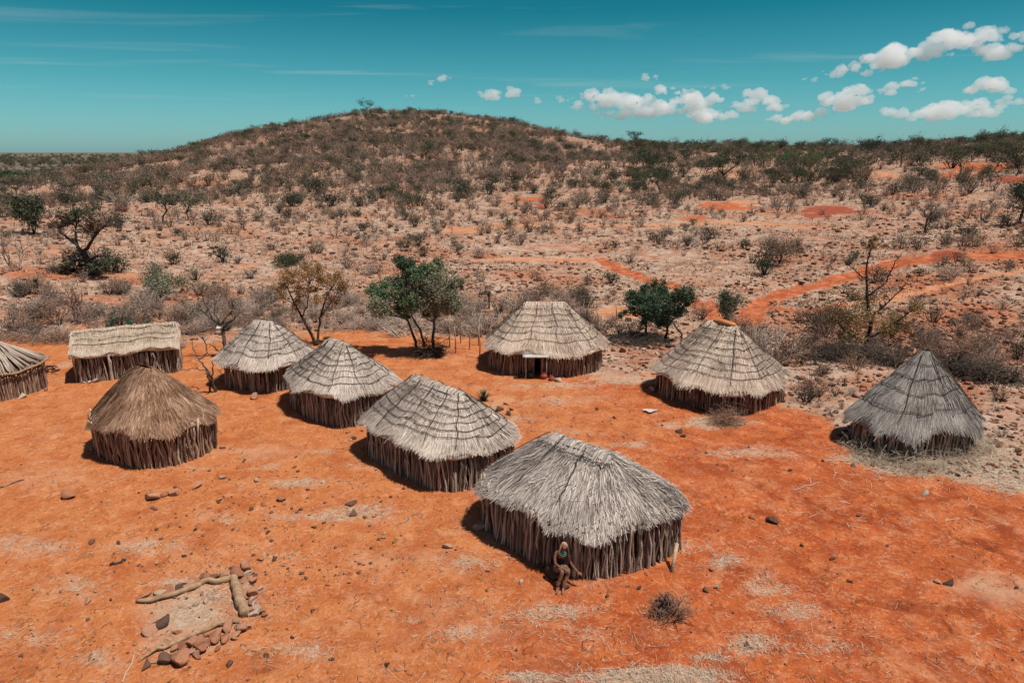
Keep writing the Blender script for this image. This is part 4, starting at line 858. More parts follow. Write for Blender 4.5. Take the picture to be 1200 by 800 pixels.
# placed by eye along the back of the yard
for kd, px, py, h in [('dry', 15, 388, 1.5), ('dark', 40, 392, 1.0), ('dry', 52, 372, 1.7), ('pale', 70, 398, 1.0), ('rust', 66, 380, 1.5), ('dry', 112, 388, 1.0), ('dark', 130, 384, .8), ('pale', 108, 402, .9), ('dry', 150, 372, 1.0), ('dry', 215, 380, .8), ('pale', 228, 392, 1.0), ('dry', 232, 372, 1.2), ('dark', 250, 366, 1.0), ('dry', 275, 368, 1.1), ('pale', 300, 372, 1.3), ('dark', 305, 372, .9), ('pale', 212, 408, .7), ('dry', 330, 384, .9), ('dry', 400, 380, .8), ('pale', 420, 384, .8), ('dry', 445, 380, .9), ('rust', 540, 388, 1.0), ('dry', 556, 378, 1.2), ('pale', 575, 384, 1.1), ('dry', 602, 368, 1.5), ('rust', 630, 352, 1.3), ('dry', 615, 356, 1.2), ('dry', 652, 350, .9), ('dgreen', 684, 358, .9), ('dry', 700, 392, .8), ('dark', 725, 396, .9), ('dark', 748, 400, 1.0), ('dry', 740, 392, .9), ('dark', 765, 401, .8), ('rust', 868, 418, 1.4), ('pale', 905, 424, 2.0), ('rust', 925, 416, 1.5), ('pale', 885, 412, 1.4), ('dark', 962, 418, 1.0), ('dark', 985, 420, 1.1), ('dark', 1005, 424, .9), ('dry', 1035, 424, 1.0), ('dark', 1050, 430, .8), ('rust', 1085, 420, 1.6), ('rust', 1110, 432, 1.9), ('dark', 1120, 442, 1.0), ('dark', 1150, 446, 1.1), ('dry', 1160, 430, 1.2), ('dark', 1182, 448, 1.1), ('dgreen', 1190, 420, .9), ('rust', 1140, 418, 1.3), ('dark', 945, 470, .9), ('rust', 956, 466, 1.2), ('dark', 1170, 470, .6), ('rust', 1125, 395, 1.2), ('rust', 1160, 400, 1.0), ('dry', 1085, 405, 1.0), ('dark', 35, 345, 1.0), ('dry', 60, 352, 1.2), ('dry', 45, 335, 1.0), ('dry', 520, 350, .9), ('dry', 415, 355, .9), ('green', 130, 318, 1.7), ('dgreen', 85, 318, 1.6), ('dgreen', 138, 320, 1.4), ('green', 180, 322, 1.0), ('dgreen', 203, 310, 1.3), ('dark', 230, 328, 1.2), ('dgreen', 486, 266, 1.6), ('dgreen', 475, 258, 1.5), ('dgreen', 598, 268, 1.4), ('dgreen', 640, 244, 1.9), ('dgreen', 490, 288, 1.3), ('acacia', 775, 228, 4.4), ('dgreen', 744, 226, 3.0), ('acacia', 848, 216, 6.0), ('round', 828, 210, 4.0), ('round', 770, 186, 5.0), ('dgreen', 543, 232, 3.5), ('dgreen', 572, 228, 3.0), ('acacia', 742, 172, 6.5), ('bare', 1055, 196, 6.5), ('bare', 1018, 200, 5.5), ('acacia', 930, 220, 3.6), ('acacia', 975, 218, 3.2), ('acacia', 1000, 218, 2.2), ('acacia', 1190, 206, 4.5), ('dgreen', 373, 228, 3.2), ('dgreen', 388, 242, 2.6), ('dgreen', 342, 242, 2.4), ('green', 105, 255, 2.4), ('acacia', 85, 232, 2.6), ('acacia', 20, 230, 3.4), ('dgreen', 140, 265, 1.8), ('acacia', 190, 262, 3.2), ('round', 220, 258, 3.0), ('dgreen', 245, 264, 1.7), ('dark', 425, 190, 3.0), ('round', 500, 190, 5.0), ('acacia', 428, 134, 6.5)]:
    p = at(px, py); put(kd, p.x, p.y, h)
def zmask(x, y):
    z = ground(x, y); yard, red, ora, pale, dust, deep, warm, far = zones(x, y, z); return yard, np.maximum(np.maximum(red, ora * .9), deep)
NPLACED = len(plants)
def belt(n, x0, x1, y0, y1, kinds, h0, h1):
    for _ in range(n):
        px, py = rng.uniform(x0, x1), rng.uniform(y0, y1); p = at(px, py); yd, rd = zmask(np.array([p.x]), np.array([p.y]))
        if yd[0] < .4 and rd[0] < .4: put(kinds[int(rng.integers(len(kinds)))], p.x, p.y, rng.uniform(h0, h1))
belt(110, -20, 335, 342, 394, ['dry', 'dry', 'rust', 'dark', 'pale'], .5, 1.3); belt(85, 335, 560, 356, 392, ['dry', 'pale', 'rust', 'dry', 'pale'], .4, 1.0)
belt(70, 530, 720, 345, 398, ['dry', 'dry', 'pale', 'rust', 'dark'], .5, 1.2); belt(70, 850, 1220, 372, 440, ['rust', 'dark', 'dry', 'dry', 'dark'], .5, 1.3); belt(40, 900, 1220, 440, 530, ['dry', 'dark', 'pale'], .2, .5)
def scatter(n, r0, r1, mixf, hf, azl=41, thin=None):
    az = np.radians(rng.uniform(-azl, azl, n)); r = np.sqrt(rng.uniform(r0 ** 2, r1 ** 2, n)); x, y = r * np.sin(az), r * np.cos(az)
    ok = np.ones(n, bool); yd, rd = zmask(x, y); ok &= (yd < .35) & (rd < .35)
    cl = fbm(x / 16, y / 16, 77, 3); ok &= rng.uniform(-.50, .62, n) < cl * 1.25 + .16
    px, py = pix(x, y, ground(x, y))
    for i in np.nonzero(ok)[0]:
        if thin is not None and rng.uniform() > thin(px[i], py[i]): continue
        if px[i] > 660 and py[i] < 212 and rng.uniform() < .5: continue
        put(mixf(px[i], py[i]), x[i], y[i], hf(px[i]))
def pick(*pairs):
    ks, ws = zip(*pairs); ws = np.array(ws) / sum(ws); return lambda: ks[int(rng.choice(len(ks), p=ws))]
low = pick(('dry', 5), ('rust', 2.2), ('dark', 2.4), ('pale', 1.6), ('green', 1.0), ('dgreen', .6), ('bare', 1.2))
midk = pick(('dry', 5), ('rust', 3.4), ('dark', 2.6), ('pale', .4), ('green', 2.0), ('dgreen', 1.0), ('bare', 2.2), ('round', .6), ('acacia', .4))
hik = pick(('dry', 7), ('rust', 4.5), ('dark', 2.4), ('green', 1.2), ('dgreen', .5), ('bare', 2.0), ('round', .7), ('acacia', .3))
grv = pick(('round', 5), ('acacia', 2), ('dgreen', 1.2), ('green', 4), ('dry', 3), ('bare', 2.5))
def midmix(px, py):
    if px > 740 and py < 220 and rng.uniform() < .6: return grv()
    return midk() if py > 215 else hik()
U = lambda a, b: (lambda px: rng.uniform(a, b))
scatter(230, 38, 62, lambda a, b: low(), lambda px: rng.uniform(.35, 1.1) * (1 if rng.uniform() < .8 else 1.5))
scatter(900, 62, 100, lambda a, b: low(), lambda px: rng.uniform(.3, 1.4))
scatter(2300, 100, 150, midmix, lambda px: rng.uniform(.5, 2.3))
scatter(1600, 60, 140, lambda a, b: low(), lambda px: rng.uniform(.2, .6))
scatter(4600, 150, 230, midmix, lambda px: rng.uniform(1.1, 3.2), thin=lambda px, py: 1 if px > 120 else .8)
scatter(9500, 230, 330, midmix, lambda px: rng.uniform(1.3, 3.3))
scatter(7000, 330, 460, midmix, lambda px: rng.uniform(1.5, 3.4), thin=lambda px, py: 1 if px > 230 else .4)
scatter(3600, 90, 230, lambda a, b: ('dry', 'rust', 'dry')[int(rng.integers(3))], lambda px: rng.uniform(.4, 1.1))
# the belt of leafy trees along the right-hand rise
for _ in range(120):
    px = rng.uniform(745, 1210); py = rng.uniform(172, 214) - max(0, px - 1050) * .05
    if px > 1000 and rng.uniform() < .45: continue
    p = at(px, py); put(('grove' if 860 < px < 985 and rng.uniform() < .55 else grv()) if rng.uniform() < .7 else 'bare', p.x, p.y, rng.uniform(2.4, 5.0))
for _ in range(60):
    px = rng.uniform(640, 1200); p = at(px, np.interp(px, [640, 740, 900, 1100, 1200], [156, 170, 180, 177, 170])); put(grv() if rng.uniform() < .6 else 'bare', p.x, p.y, rng.uniform(3.0, 5.5))
# nearest ones stand as objects of their own, the far remainder becomes one mass
order = sorted(range(len(plants)), key=lambda i: -(plants[i][4] / math.hypot(plants[i][1], plants[i][2]) + (10 if i < NPLACED else 0)))
cnt = {}; mass = MB(); MASSM = []; mslot = {}
for i in order:
    kd, x, y, z, h, rz = plants[i]; k = K[kd]; nm = k['name']; px, py = pix(x, y, z)
    inview = -40 < px < 1240
    lim = 290 if nm == 'dry_bush' else 240
    if (cnt.get(nm, 0) < lim and inview):
        cnt[nm] = cnt.get(nm, 0) + 1
        me_ = k['me'][int(rng.integers(len(k['me'])))]
        o = bpy.data.objects.new(nm, None if isinstance(me_, list) else me_); COL.objects.link(o)
        if isinstance(me_, list):
            for pn, pm in me_: c_ = bpy.data.objects.new(pn, pm); COL.objects.link(c_); c_.parent = o
        o.location = (x, y, z); o.rotation_euler.z = rz; s = h * rng.uniform(.85, 1.15); o.scale = (s, s, h)
        tag(o, sizeword(h) + k['words'] + ' ' + where(px, py), k['cat'], GROUPS[nm])
    else:
        rm = {}
        for sl, m_ in enumerate(k['mats']):
            if m_.name not in mslot: mslot[m_.name] = len(MASSM); MASSM.append(m_)
            rm[sl] = mslot[m_.name]
        mass.merge(k['far'][int(rng.integers(3))], (x, y, z), rz, h, rm)
# scrub and green belt on the far plain
def plain(n, r0, r1, a0, a1, h0, h1, kinds):
    az = np.radians(rng.uniform(a0, a1, n)); r = np.exp(rng.uniform(math.log(r0), math.log(r1), n)); x, y = r * np.sin(az), r * np.cos(az); z = ground(x, y)
    for i in range(n):
        k = K[kinds()]; rm = {}
        for sl, m_ in enumerate(k['mats']):
            if m_.name not in mslot: mslot[m_.name] = len(MASSM); MASSM.append(m_)
            rm[sl] = mslot[m_.name]
        mass.merge(k['far'][int(rng.integers(3))], (x[i], y[i], z[i]), rng.uniform(0, 6), rng.uniform(h0, h1), rm)
plain(700, 480, 1600, -42, -24, 4, 8, pick(('dry', 3), ('dark', 2), ('round', 3), ('green', 2)))
plain(900, 1600, 6000, -42, -20, 8, 16, pick(('dry', 2), ('dark', 3), ('round', 4), ('green', 2)))
ms = mass.build('hillside_scrub', MASSM); tag(ms, 'distant grey-brown scrub covering the hill and the plain beyond', 'scrub', kind='stuff')
wood = MB()
for _ in range(330):
    az = R(rng.uniform(-42, -30.5)); r = rng.uniform(620, 980); x, y = r * math.sin(az), r * math.cos(az)
    wood.merge(K['dgreen']['far'][int(rng.integers(3))], (x, y, float(ground(x, y))), rng.uniform(0, 6), rng.uniform(6, 11))
wo = wood.build('far_woodland', [M_bark_dk, M_leaf_wood]); tag(wo, 'band of dark green riverside wood far out on the plain at the left', 'woodland', kind='stuff')

# aloes and prickly pear
def aloe(px, py, H, trunk, label, seed):
    rg = g_(seed); p = at(px, py); o = empty('aloe_plant', p); tag(o, label, 'plant', 'spiky aloes')
    if trunk: t = MB(); t.tube([(0, 0, -.05), (.02, .01, H * .4), (0, 0, H * .7)], [.06, .05, .06], 6); t.build('trunk', M_bark_dk, o, smooth=True)
    n = 40; z0 = H * .68 if trunk else .03; a = rg.uniform(0, 6.28, n); el = rg.uniform(-.3 if trunk else .25, 1.4, n); L = H * (.42 if trunk else 1.0) * rg.uniform(.7, 1.1, n)
    d = np.stack([np.cos(a) * np.cos(el), np.sin(a) * np.cos(el), np.sin(el)], 1); w = np.stack([-np.sin(a), np.cos(a), 0 * a], 1)
    b = np.tile([0, 0, z0], (n, 1)); P = np.stack([b, b + d * L[:, None] * .55 + [0, 0, .03], b + d * L[:, None]], 1)
    f = MB(); f.strips(P, w[:, None] * np.array([.03, .024, .003])[None, :, None]); f.build('leaf_rosette', M_aloe, o)
aloe(573, 362, 1.05, True, 'spiky dark aloe on a short trunk behind the farthest round hut', 51)
aloe(567, 470, .5, False, 'low spiky aloe behind the neat pale hut', 52)
aloe(45, 345, 1.0, True, 'dark aloe among grey bushes at the left', 53)
def prickly(px, py, seed, label, n=16):
    rg = g_(seed); p = at(px, py); b = MB()
    pads = [(np.array([rg.uniform(-.5, .5), rg.uniform(-.2, .2), .12]), rg.uniform(.13, .2)) for _ in range(5)]
    for _ in range(n): q, s = pads[rg.integers(len(pads))]; pads.append((q + np.array([rg.normal() * .14, rg.normal() * .08, s * 1.35]), s * rg.uniform(.75, .95)))
    for q, s in pads:
        V = ICO2[0] * np.array([s * .75, s * .16, s]); a = rg.uniform(-.9, .9); tl = rg.normal() * .35
        Rm = np.array(Matrix.Rotation(a, 3, 'Z') @ Matrix.Rotation(tl, 3, 'Y')); b.add(V @ Rm.T + q, ICO2[1])
    o = b.build('prickly_pear', M_cactus, loc=p, smooth=True); tag(o, label, 'cactus', 'blue-green prickly pears')
prickly(145, 392, 54, 'blue-green prickly pear showing over the middle of the long gabled roof'); prickly(166, 391, 55, 'blue-green prickly pear showing over the right part of the long gabled roof'); prickly(133, 393, 56, 'small blue-green prickly pear showing over the left part of the long gabled roof', 8)

# ------------------------------------------------------------------ brush and posts round the yard
def brush(pts, n, Hh, Wd, m_, label, seed, name='brush_fence', cat='fence', grp=None, rad=(.006, .016), ln=(.4, 1.0)):
    rg = g_(seed); P = np.array([at(*q) for q in pts]); k = rg.uniform(0, len(P) - 1.001, n); i = k.astype(int); f = (k - i)[:, None]
    c = P[i] * (1 - f) + P[np.minimum(i + 1, len(P) - 1)] * f; o0 = P.mean(0)
    c = c + np.c_[rg.normal(size=(n, 2)) * Wd, np.abs(rg.normal(size=n)) * Hh * .5]
    d = rg.normal(size=(n, 3)) * np.array([1, .8, .55]); d /= np.linalg.norm(d, axis=1)[:, None]; L = rg.uniform(*ln, n)[:, None]
    a = c - d * L / 2; b = c + d * L / 2; gz = ground(c[:, 0], c[:, 1]); a[:, 2] = np.maximum(a[:, 2], gz); b[:, 2] = np.maximum(b[:, 2], gz)
    mb = MB(); r = rg.uniform(*rad, n); mb.sticks(a - o0, b - o0, r, r * .5, 3, 3, .05, rg); o = mb.build(name, m_, loc=o0); tag(o, label, cat, grp)
brush([(940, 418), (985, 424), (1050, 428)], 650, .9, .35, M_twig_dk, 'dark thorn branches standing in for the shade below the yellow-leaved thorn tree', 61)  # dark twigs put in for the shade under the tree
brush([(1095, 432), (1140, 444), (1200, 450)], 700, .8, .3, M_twig_dk, 'dark thorn branch fence running off the right edge', 62)
brush([(385, 388), (440, 384), (500, 388), (560, 392)], 700, .8, .4, M_twig_pale, 'pale dead branch fence behind the rusty and tall green trees', 63)
brush([(220, 392), (280, 380), (335, 390)], 520, .8, .4, M_twig, 'grey branch fence between the long gabled hut and the small pale hut', 64)
brush([(0, 398), (45, 400), (85, 402)], 380, .7, .35, M_twig, 'grey branch fence behind the stick-roofed hut', 65)
brush([(720, 402), (770, 406)], 320, .45, .4, M_twig_dk, 'dark dead branches lying under the low dark green tree', 66, 'dead_brush', 'brush', 'heaps of dead brush')
brush([(490, 418), (518, 417)], 320, .7, .22, M_twig_dk, 'dark heap of dead branches at the foot of the tall green tree', 67, 'dead_brush', 'brush', 'heaps of dead brush')
brush([(838, 497), (862, 496)], 260, .45, .22, M_twig_rust, 'reddish heap of dead brush in front of the earth-ridged hut', 68, 'dead_brush', 'brush', 'heaps of dead brush', (.004, .009), (.3, .8))
brush([(1000, 528), (1040, 545), (1090, 550), (1140, 532), (1155, 520)], 900, .35, .32, M_straw, 'straw and dead stalks heaped round the conical hut', 69, 'straw_heap', 'straw', None, (.003, .007), (.3, .9))
def shrub(px, py, H, seed, label, m_=M_twig_rust, stems=26):
    rg = g_(seed); b = bush_mesh(rg, H, H * 1.6, stems, 60, .02, .006, 5, .4); V, F = b.packed()
    o = b.build('dead_shrub', [m_, M_leaf_brown], loc=at(px, py)); tag(o, label, 'bush', 'dead shrubs standing in the yard')
def stump_shrub():
    rg = g_(70); o = empty('dead_shrub', at(776, 722)); tag(o, 'small dead shrub with a charred stump before the largest hut', 'bush', 'dead shrubs standing in the yard')
    t = MB()
    for s in range(7):
        a = rg.uniform(0, 6.28); t.tube([(math.cos(a) * .06, math.sin(a) * .06, -.05), (math.cos(a) * .10, math.sin(a) * .10, .12), (math.cos(a) * .11 + rg.normal() * .05, math.sin(a) * .08 + rg.normal() * .04, rg.uniform(.18, .3)), (rg.normal() * .16, rg.normal() * .1, rg.uniform(.35, .6))], [.045, .035, .022, .008], 5)
    t.build('stump', M_bark_dk, o, smooth=True)
    bush_mesh(rg, .5, 1.2, 70, 60, .016, .006, 6, .4).build('twig_spray', [M_twig_rust, M_leaf_brown], o, loc=(.18, -.05, 0))
stump_shrub()
shrub(846, 487, .7, 71, 'dry shrub growing against the wall of the earth-ridged hut', stems=22)
shrub(947, 458, 1.0, 72, 'dark leafless shrub between the earth-ridged hut and the conical hut', M_twig_dk, 12)
def post(px, py, H, seed, label, grp='thin upright posts of the old enclosure'):
    rg = g_(seed); b = MB(); b.tube([(0, 0, -.1), (rg.normal() * .02, rg.normal() * .02, H * .5), (rg.normal() * .05, rg.normal() * .04, H)], [.032, .028, .02], 6)
    o = b.build('fence_post', M_pole_red, loc=at(px, py), smooth=True); tag(o, label, 'post', grp)
for i, (px, py, H) in enumerate([(534, 414, 1.3), (550, 410, 1.2), (562, 420, 1.5), (561, 405, 1.1), (574, 402, 1.2), (540, 402, 1.1), (583, 398, 1.1), (527, 405, 1.0)]):
    post(px, py, H, 200 + i, 'thin dead post standing between the tall green tree and the farthest round hut')
for i, (px, py, H) in enumerate([(672, 368, .8), (684, 372, .8), (688, 376, .9), (722, 374, .9), (728, 376, .8), (700, 377, .7)]):
    post(px, py, H, 220 + i, 'short post of the small pen right of the farthest round hut', 'posts of the small pen')

# ------------------------------------------------------------------ firewood, rack, pots, odd things
def stick_thing(name, p0, p1, r, label, cat, grp, m_, seed, sides=7, bend=.02, seg=6, taper=.8):
    rg = g_(seed); p0, p1 = Vector(p0), Vector(p1); k = np.linspace(0, 1, seg + 1)[:, None]; P = (np.array(p1) - np.array(p0)) * k + rg.normal(size=(seg + 1, 3)) * bend
    b = MB(); b.tube(P, np.linspace(r, r * taper, seg + 1) * rg.uniform(.9, 1.12, seg + 1), sides); o = b.build(name, m_, loc=p0, smooth=True); tag(o, label, cat, grp); return o
rg = g_(80); c = at(468, 394)
for i in range(18):
    a = rg.uniform(-.5, .9); L = rg.uniform(.9, 1.5); b = Vector((c.x + rg.normal() * .22, c.y + rg.normal() * .2, c.z + .03)); d = Vector((math.cos(a) * L * .55 * (-1 if i % 3 else 1), math.sin(a) * .3, rg.uniform(.05, .45) + .02 * i))
    stick_thing('firewood_stick', b - d * .1, b + d, .028, 'bleached stick in the pale firewood heap left of the tall green tree', 'stick', 'sticks of the pale firewood heap', M_twig_pale, 300 + i, 5)
rg = g_(81); c = at(52, 438)
for i in range(12):
    a = rg.uniform(0, 3.1); L = rg.uniform(.5, 1.0); d = Vector((math.cos(a) * L, math.sin(a) * L * .5, .04)); b = c + Vector((rg.normal() * .25, rg.normal() * .2, .04 + .025 * i))
    stick_thing('firewood_stick', b - d * .5, b + d * .5, .03, 'dark stick in the firewood heap beside the stick-roofed hut', 'stick', 'sticks of the dark firewood heap', M_bark_dk, 330 + i, 5, .03)
# drying rack before the farthest round hut
rk = at(628, 444); rack = empty('drying_rack', (rk.x, rk.y, rk.z)); tag(rack, 'white-topped drying rack on two thin posts before the farthest round hut', 'rack')
for sx in (-.42, .42):
    b = MB(); b.tube([(sx, 0, -.1), (sx + .01, .01, .5), (sx, 0, .96)], [.026, .024, .022], 6); b.build('post', M_twig_pale, rack, smooth=True)
b = MB(); nx = 9
for k in range(5):
    y0 = -.14 + k * .075
    b.tube(np.c_[np.linspace(-.55, .5, nx), np.full(nx, y0), .985 + rng.normal(size=nx) * .006], .034, 6)
b.build('shelf', M_white, rack, smooth=True)
def lathe(mb, prof, sides=14, m=0, loc=(0, 0, 0)):
    prof = np.array(prof); an = np.arange(sides) * 2 * math.pi / sides
    V = np.stack([prof[:, 0:1] * np.cos(an), prof[:, 0:1] * np.sin(an), np.repeat(prof[:, 1:2], sides, 1)], -1).reshape(-1, 3) + np.asarray(loc)
    i = np.arange(len(prof) - 1)[:, None] * sides; j = np.arange(sides)[None]; j2 = (j + 1) % sides
    mb.add(V, np.stack([i + j, i + j2, i + sides + j2, i + sides + j], -1).reshape(-1, 4), m)
POT = [(.001, 0), (.10, .005), (.15, .07), (.16, .13), (.12, .21), (.085, .235), (.105, .265), (.09, .26), (.07, .235), (.10, .19), (.13, .12), (.001, .03)]
for (px, py, s, m_, lb) in [(637, 444, 1.0, M_pot_red, 'larger red pot on the ground under the drying rack'), (646, 446, .75, M_pot_red, 'smaller red pot at the right foot of the drying rack'), (622, 443, 1.0, M_pot_dk, 'dark cooking pot on the ground under the drying rack'), (611, 442, .7, M_pot_dk, 'small dark pot left of the drying rack')]:
    b = MB(); lathe(b, np.array(POT) * s); o = b.build('cooking_pot', m_, loc=at(px, py), smooth=True); tag(o, lb, 'pot', 'pots by the drying rack')
b = MB(); lathe(b, [(.001, 0), (.09, 0), (.14, .07), (.15, .073), (.142, .08), (.09, .013), (.001, .010)], 20)
bt = at(266, 418); o = b.build('basin', M_white, loc=(bt.x - .14, bt.y - .06, bt.z + 1.36), smooth=True); o.rotation_euler = (.35, -.1, 0); tag(o, 'white basin wedged in the leafless tree by the long gabled hut', 'basin')
b = MB(); gx, gy = np.meshgrid(np.linspace(-.24, .24, 16), np.linspace(-.10, .10, 12)); gz = .03 + .05 * vnoise(gx * 6 + 3, gy * 6, 4) + .03 * vnoise(gx * 17, gy * 17, 8)
i = np.arange(11)[:, None] * 16; j = np.arange(15)[None]; b.add(np.stack([gx * (1 + .35 * np.sin(gy * 14)), gy * (1 + .6 * np.cos(gx * 9 + 1)) + gx * .12, gz], -1).reshape(-1, 3), np.stack([i + j, i + j + 1, i + 17 + j, i + 16 + j], -1).reshape(-1, 4))
o = b.build('cloth_scrap', M_white, loc=at(764, 483), smooth=True); tag(o, 'crumpled white cloth lying on the red earth left of the earth-ridged hut', 'cloth')
# earth packed along the ridge of the hut at the right
b = MB(); V = ICO2[0] * np.array([.52, .16, .10]); V = V + np.stack([fbm(V[:, 0] * 6 + k * 9, V[:, 1] * 6 + V[:, 2] * 5, 61 + k, 3) for k in range(3)], 1) * .05
b.add(V, ICO2[1]); o = b.build('earth_clod', mat('packed_earth', [(.42, .14, .05), (.55, .22, .09)], island=0, namt=1, nscale=8, bump=.4), loc=(8.02, 25.0, float(ground(8, 25)) + 2.80), rz=-.92, smooth=True); tag(o, 'orange earth packed along the ridge of the warm pale hut', 'earth')
# plank leaning on the largest hut
pb = at(787, 671); pt = at(797, 660)
b = MB(); d = np.array([.30, .62, .80]); d /= np.linalg.norm(d); w = np.cross(d, [0, 0, 1.0]); w /= np.linalg.norm(w); n_ = np.cross(w, d); L = .62
V = [(-w * .04 - n_ * .014), (w * .04 - n_ * .014), (w * .04 + n_ * .014), (-w * .04 + n_ * .014)]; V = np.array(V + [v + d * L * (1 + .02 * k) for k, v in enumerate(V)])
b.add(V, [[0, 1, 5, 4], [1, 2, 6, 5], [2, 3, 7, 6], [3, 0, 4, 7], [3, 2, 1, 0], [4, 5, 6, 7]]); o = b.build('plank', M_plank, loc=(pb.x, pb.y, pb.z)); tag(o, 'pale plank leaning at the right corner of the largest hut', 'plank')
# low stone-and-log enclosure in the yard
def logp(q): return [at(*v) for v in q]
def log(q, rad, label, seed, lift=.06):
    rg = g_(seed); P = np.array([(v.x, v.y, v.z + lift) for v in logp(q)]); k = np.linspace(0, len(P) - 1, 13); P = np.stack([np.interp(k, range(len(P)), P[:, a]) for a in range(3)], 1) + rg.normal(size=(13, 3)) * .016
    o0 = P[0].copy(); b = MB(); b.tube(P - o0, np.interp(k, range(len(rad)), rad) * rg.uniform(.82, 1.18, 13), 9); o = b.build('log', M_log, loc=o0, smooth=True); tag(o, label, 'log', 'logs edging the stone enclosure')
log([(159, 706), (175, 707), (205, 700), (228, 690), (238, 684), (255, 684), (272, 679)], [.04, .052, .056, .06, .07, .075, .068], 'long curved log along the far side of the stone enclosure', 90)
log([(274, 678), (279, 700), (287, 724)], [.08, .10, .11], 'short thick log closing the right end of the stone enclosure', 91, .07)
log([(284, 728), (262, 732), (235, 742), (200, 758), (178, 768), (160, 775)], [.06, .056, .05, .042, .034, .02], 'straight thin log along the near side of the stone enclosure', 92, .05)

# ------------------------------------------------------------------ stones
STM = {'red': M_stone, 'dark': M_stone_dk, 'pale': M_stone_pale}
STONES = {k: [] for k in STM}
for k in STM:
    for i in range(7):
        b = MB(); b.add(rock_verts(g_(400 + i * 3 + len(k)), ICO3, .55, 8, .7), ICO3[1]); STONES[k].append(b.mesh('stone', STM[k]))
nst = [0]; EN = 'stones edging the log enclosure'
def stone(px, py, w, kd, label, grp, lift=0.0, p=None):
    """w = width in photograph pixels"""
    p = p or at(px, py); s = w * mpp(p) * (.60 if grp == EN else .49); o = bpy.data.objects.new('stone', STONES[kd][int(rng.integers(7))]); COL.objects.link(o); nst[0] += 1
    o.location = (p.x, p.y, p.z + lift); o.rotation_euler = (rng.normal() * .15, rng.normal() * .15, rng.uniform(0, 6.28)); o.scale = (s, s * rng.uniform(.8, 1.1), s * rng.uniform(.75, 1.1))
    tag(o, label, 'stone', grp); return o
EN = 'stones edging the log enclosure'
for px, py, w, kd in [(252, 744, 10, 'red'), (268, 737, 16, 'red'), (281, 735, 14, 'red'), (289, 738, 9, 'red'), (262, 750, 14, 'red'), (274, 748, 9, 'red'), (246, 755, 13, 'red'), (235, 752, 11, 'red'), (226, 757, 16, 'red'), (234, 763, 11, 'red'), (220, 767, 15, 'red'), (212, 775, 20, 'red'), (233, 771, 10, 'red'), (195, 772, 21, 'dark'), (206, 762, 12, 'red'), (172, 781, 12, 'dark'), (178, 776, 9, 'red'), (255, 760, 8, 'red'), (242, 746, 12, 'red'), (216, 760, 10, 'red')]:
    stone(px, py, w, kd, 'red-brown stone piled along the near log of the stone enclosure' if kd == 'red' else 'dark stone at the left end of the near row of the stone enclosure', EN)
for px, py, w, kd in [(286, 664, 14, 'red'), (280, 674, 12, 'red'), (291, 673, 12, 'pale'), (286, 684, 11, 'red'), (293, 684, 9, 'pale'), (296, 692, 12, 'red'), (290, 698, 10, 'red'), (300, 698, 10, 'red'), (293, 706, 12, 'pale'), (302, 708, 9, 'red'), (297, 715, 10, 'red'), (300, 721, 12, 'pale'), (306, 690, 8, 'pale'), (284, 690, 9, 'red')]:
    stone(px, py, w, kd, 'stone heaped outside the thick end log of the enclosure', EN)
for px, py, w, kd in [(172, 699, 13, 'red'), (185, 696, 14, 'pale'), (197, 693, 13, 'red'), (212, 690, 13, 'dark'), (230, 682, 18, 'red'), (250, 678, 14, 'red'), (265, 675, 16, 'red'), (222, 688, 10, 'red'), (240, 680, 10, 'red')]:
    stone(px, py, w, kd, 'stone set along the far log of the stone enclosure', EN)
stone(188, 731, 19, 'dark', 'biggest dark block standing inside the stone enclosure', EN); stone(176, 740, 15, 'red', 'orange stone left of the biggest block in the enclosure', EN)
for px, py, w, kd in [(229, 708, 9, 'pale'), (243, 705, 8, 'pale'), (212, 711, 6, 'pale'), (237, 697, 8, 'red'), (207, 742, 9, 'red'), (253, 700, 5, 'pale')]: stone(px, py, w, kd, 'small stone lying on the dusty floor of the stone enclosure', EN)
rg = g_(94)
for _ in range(16): k = rg.uniform(); stone(205 + 90 * k, 772 - 38 * k + rg.normal() * 4, rg.uniform(7, 13), 'red', 'red-brown stone piled along the near log of the stone enclosure', EN, rg.uniform(0, .06))
for _ in range(12): k = rg.uniform(); stone(283 + 20 * k + rg.normal() * 4, 662 + 60 * k, rg.uniform(6, 12), 'red' if rg.uniform() < .7 else 'pale', 'stone heaped outside the thick end log of the enclosure', EN, rg.uniform(0, .05))
YG = 'loose stones lying about the yard'
def yard_label(px, py, w, kd):
    lm = min([((180, 500), 'the brown domed hut'), ((400, 480), 'the peaked pale hut'), ((520, 540), 'the neat pale hut'), ((690, 650), 'the largest hut'), ((640, 420), 'the farthest round hut'), ((845, 460), 'the earth-ridged hut'), ((1075, 520), 'the conical hut'), ((235, 720), 'the stone enclosure'), ((1000, 760), 'the bottom right corner of the yard'), ((60, 740), 'the bottom left corner of the yard'), ((520, 760), 'the bottom middle of the yard'), ((140, 430), 'the long gabled hut')], key=lambda t: (px - t[0][0]) ** 2 + (2 * (py - t[0][1])) ** 2)[1]
    sz = 'big' if w > 13 else 'fist-sized' if w < 7 else 'middling'
    return f"{sz} {dict(red='red-brown', dark='dark', pale='pale')[kd]} stone on the earth near {lm}"
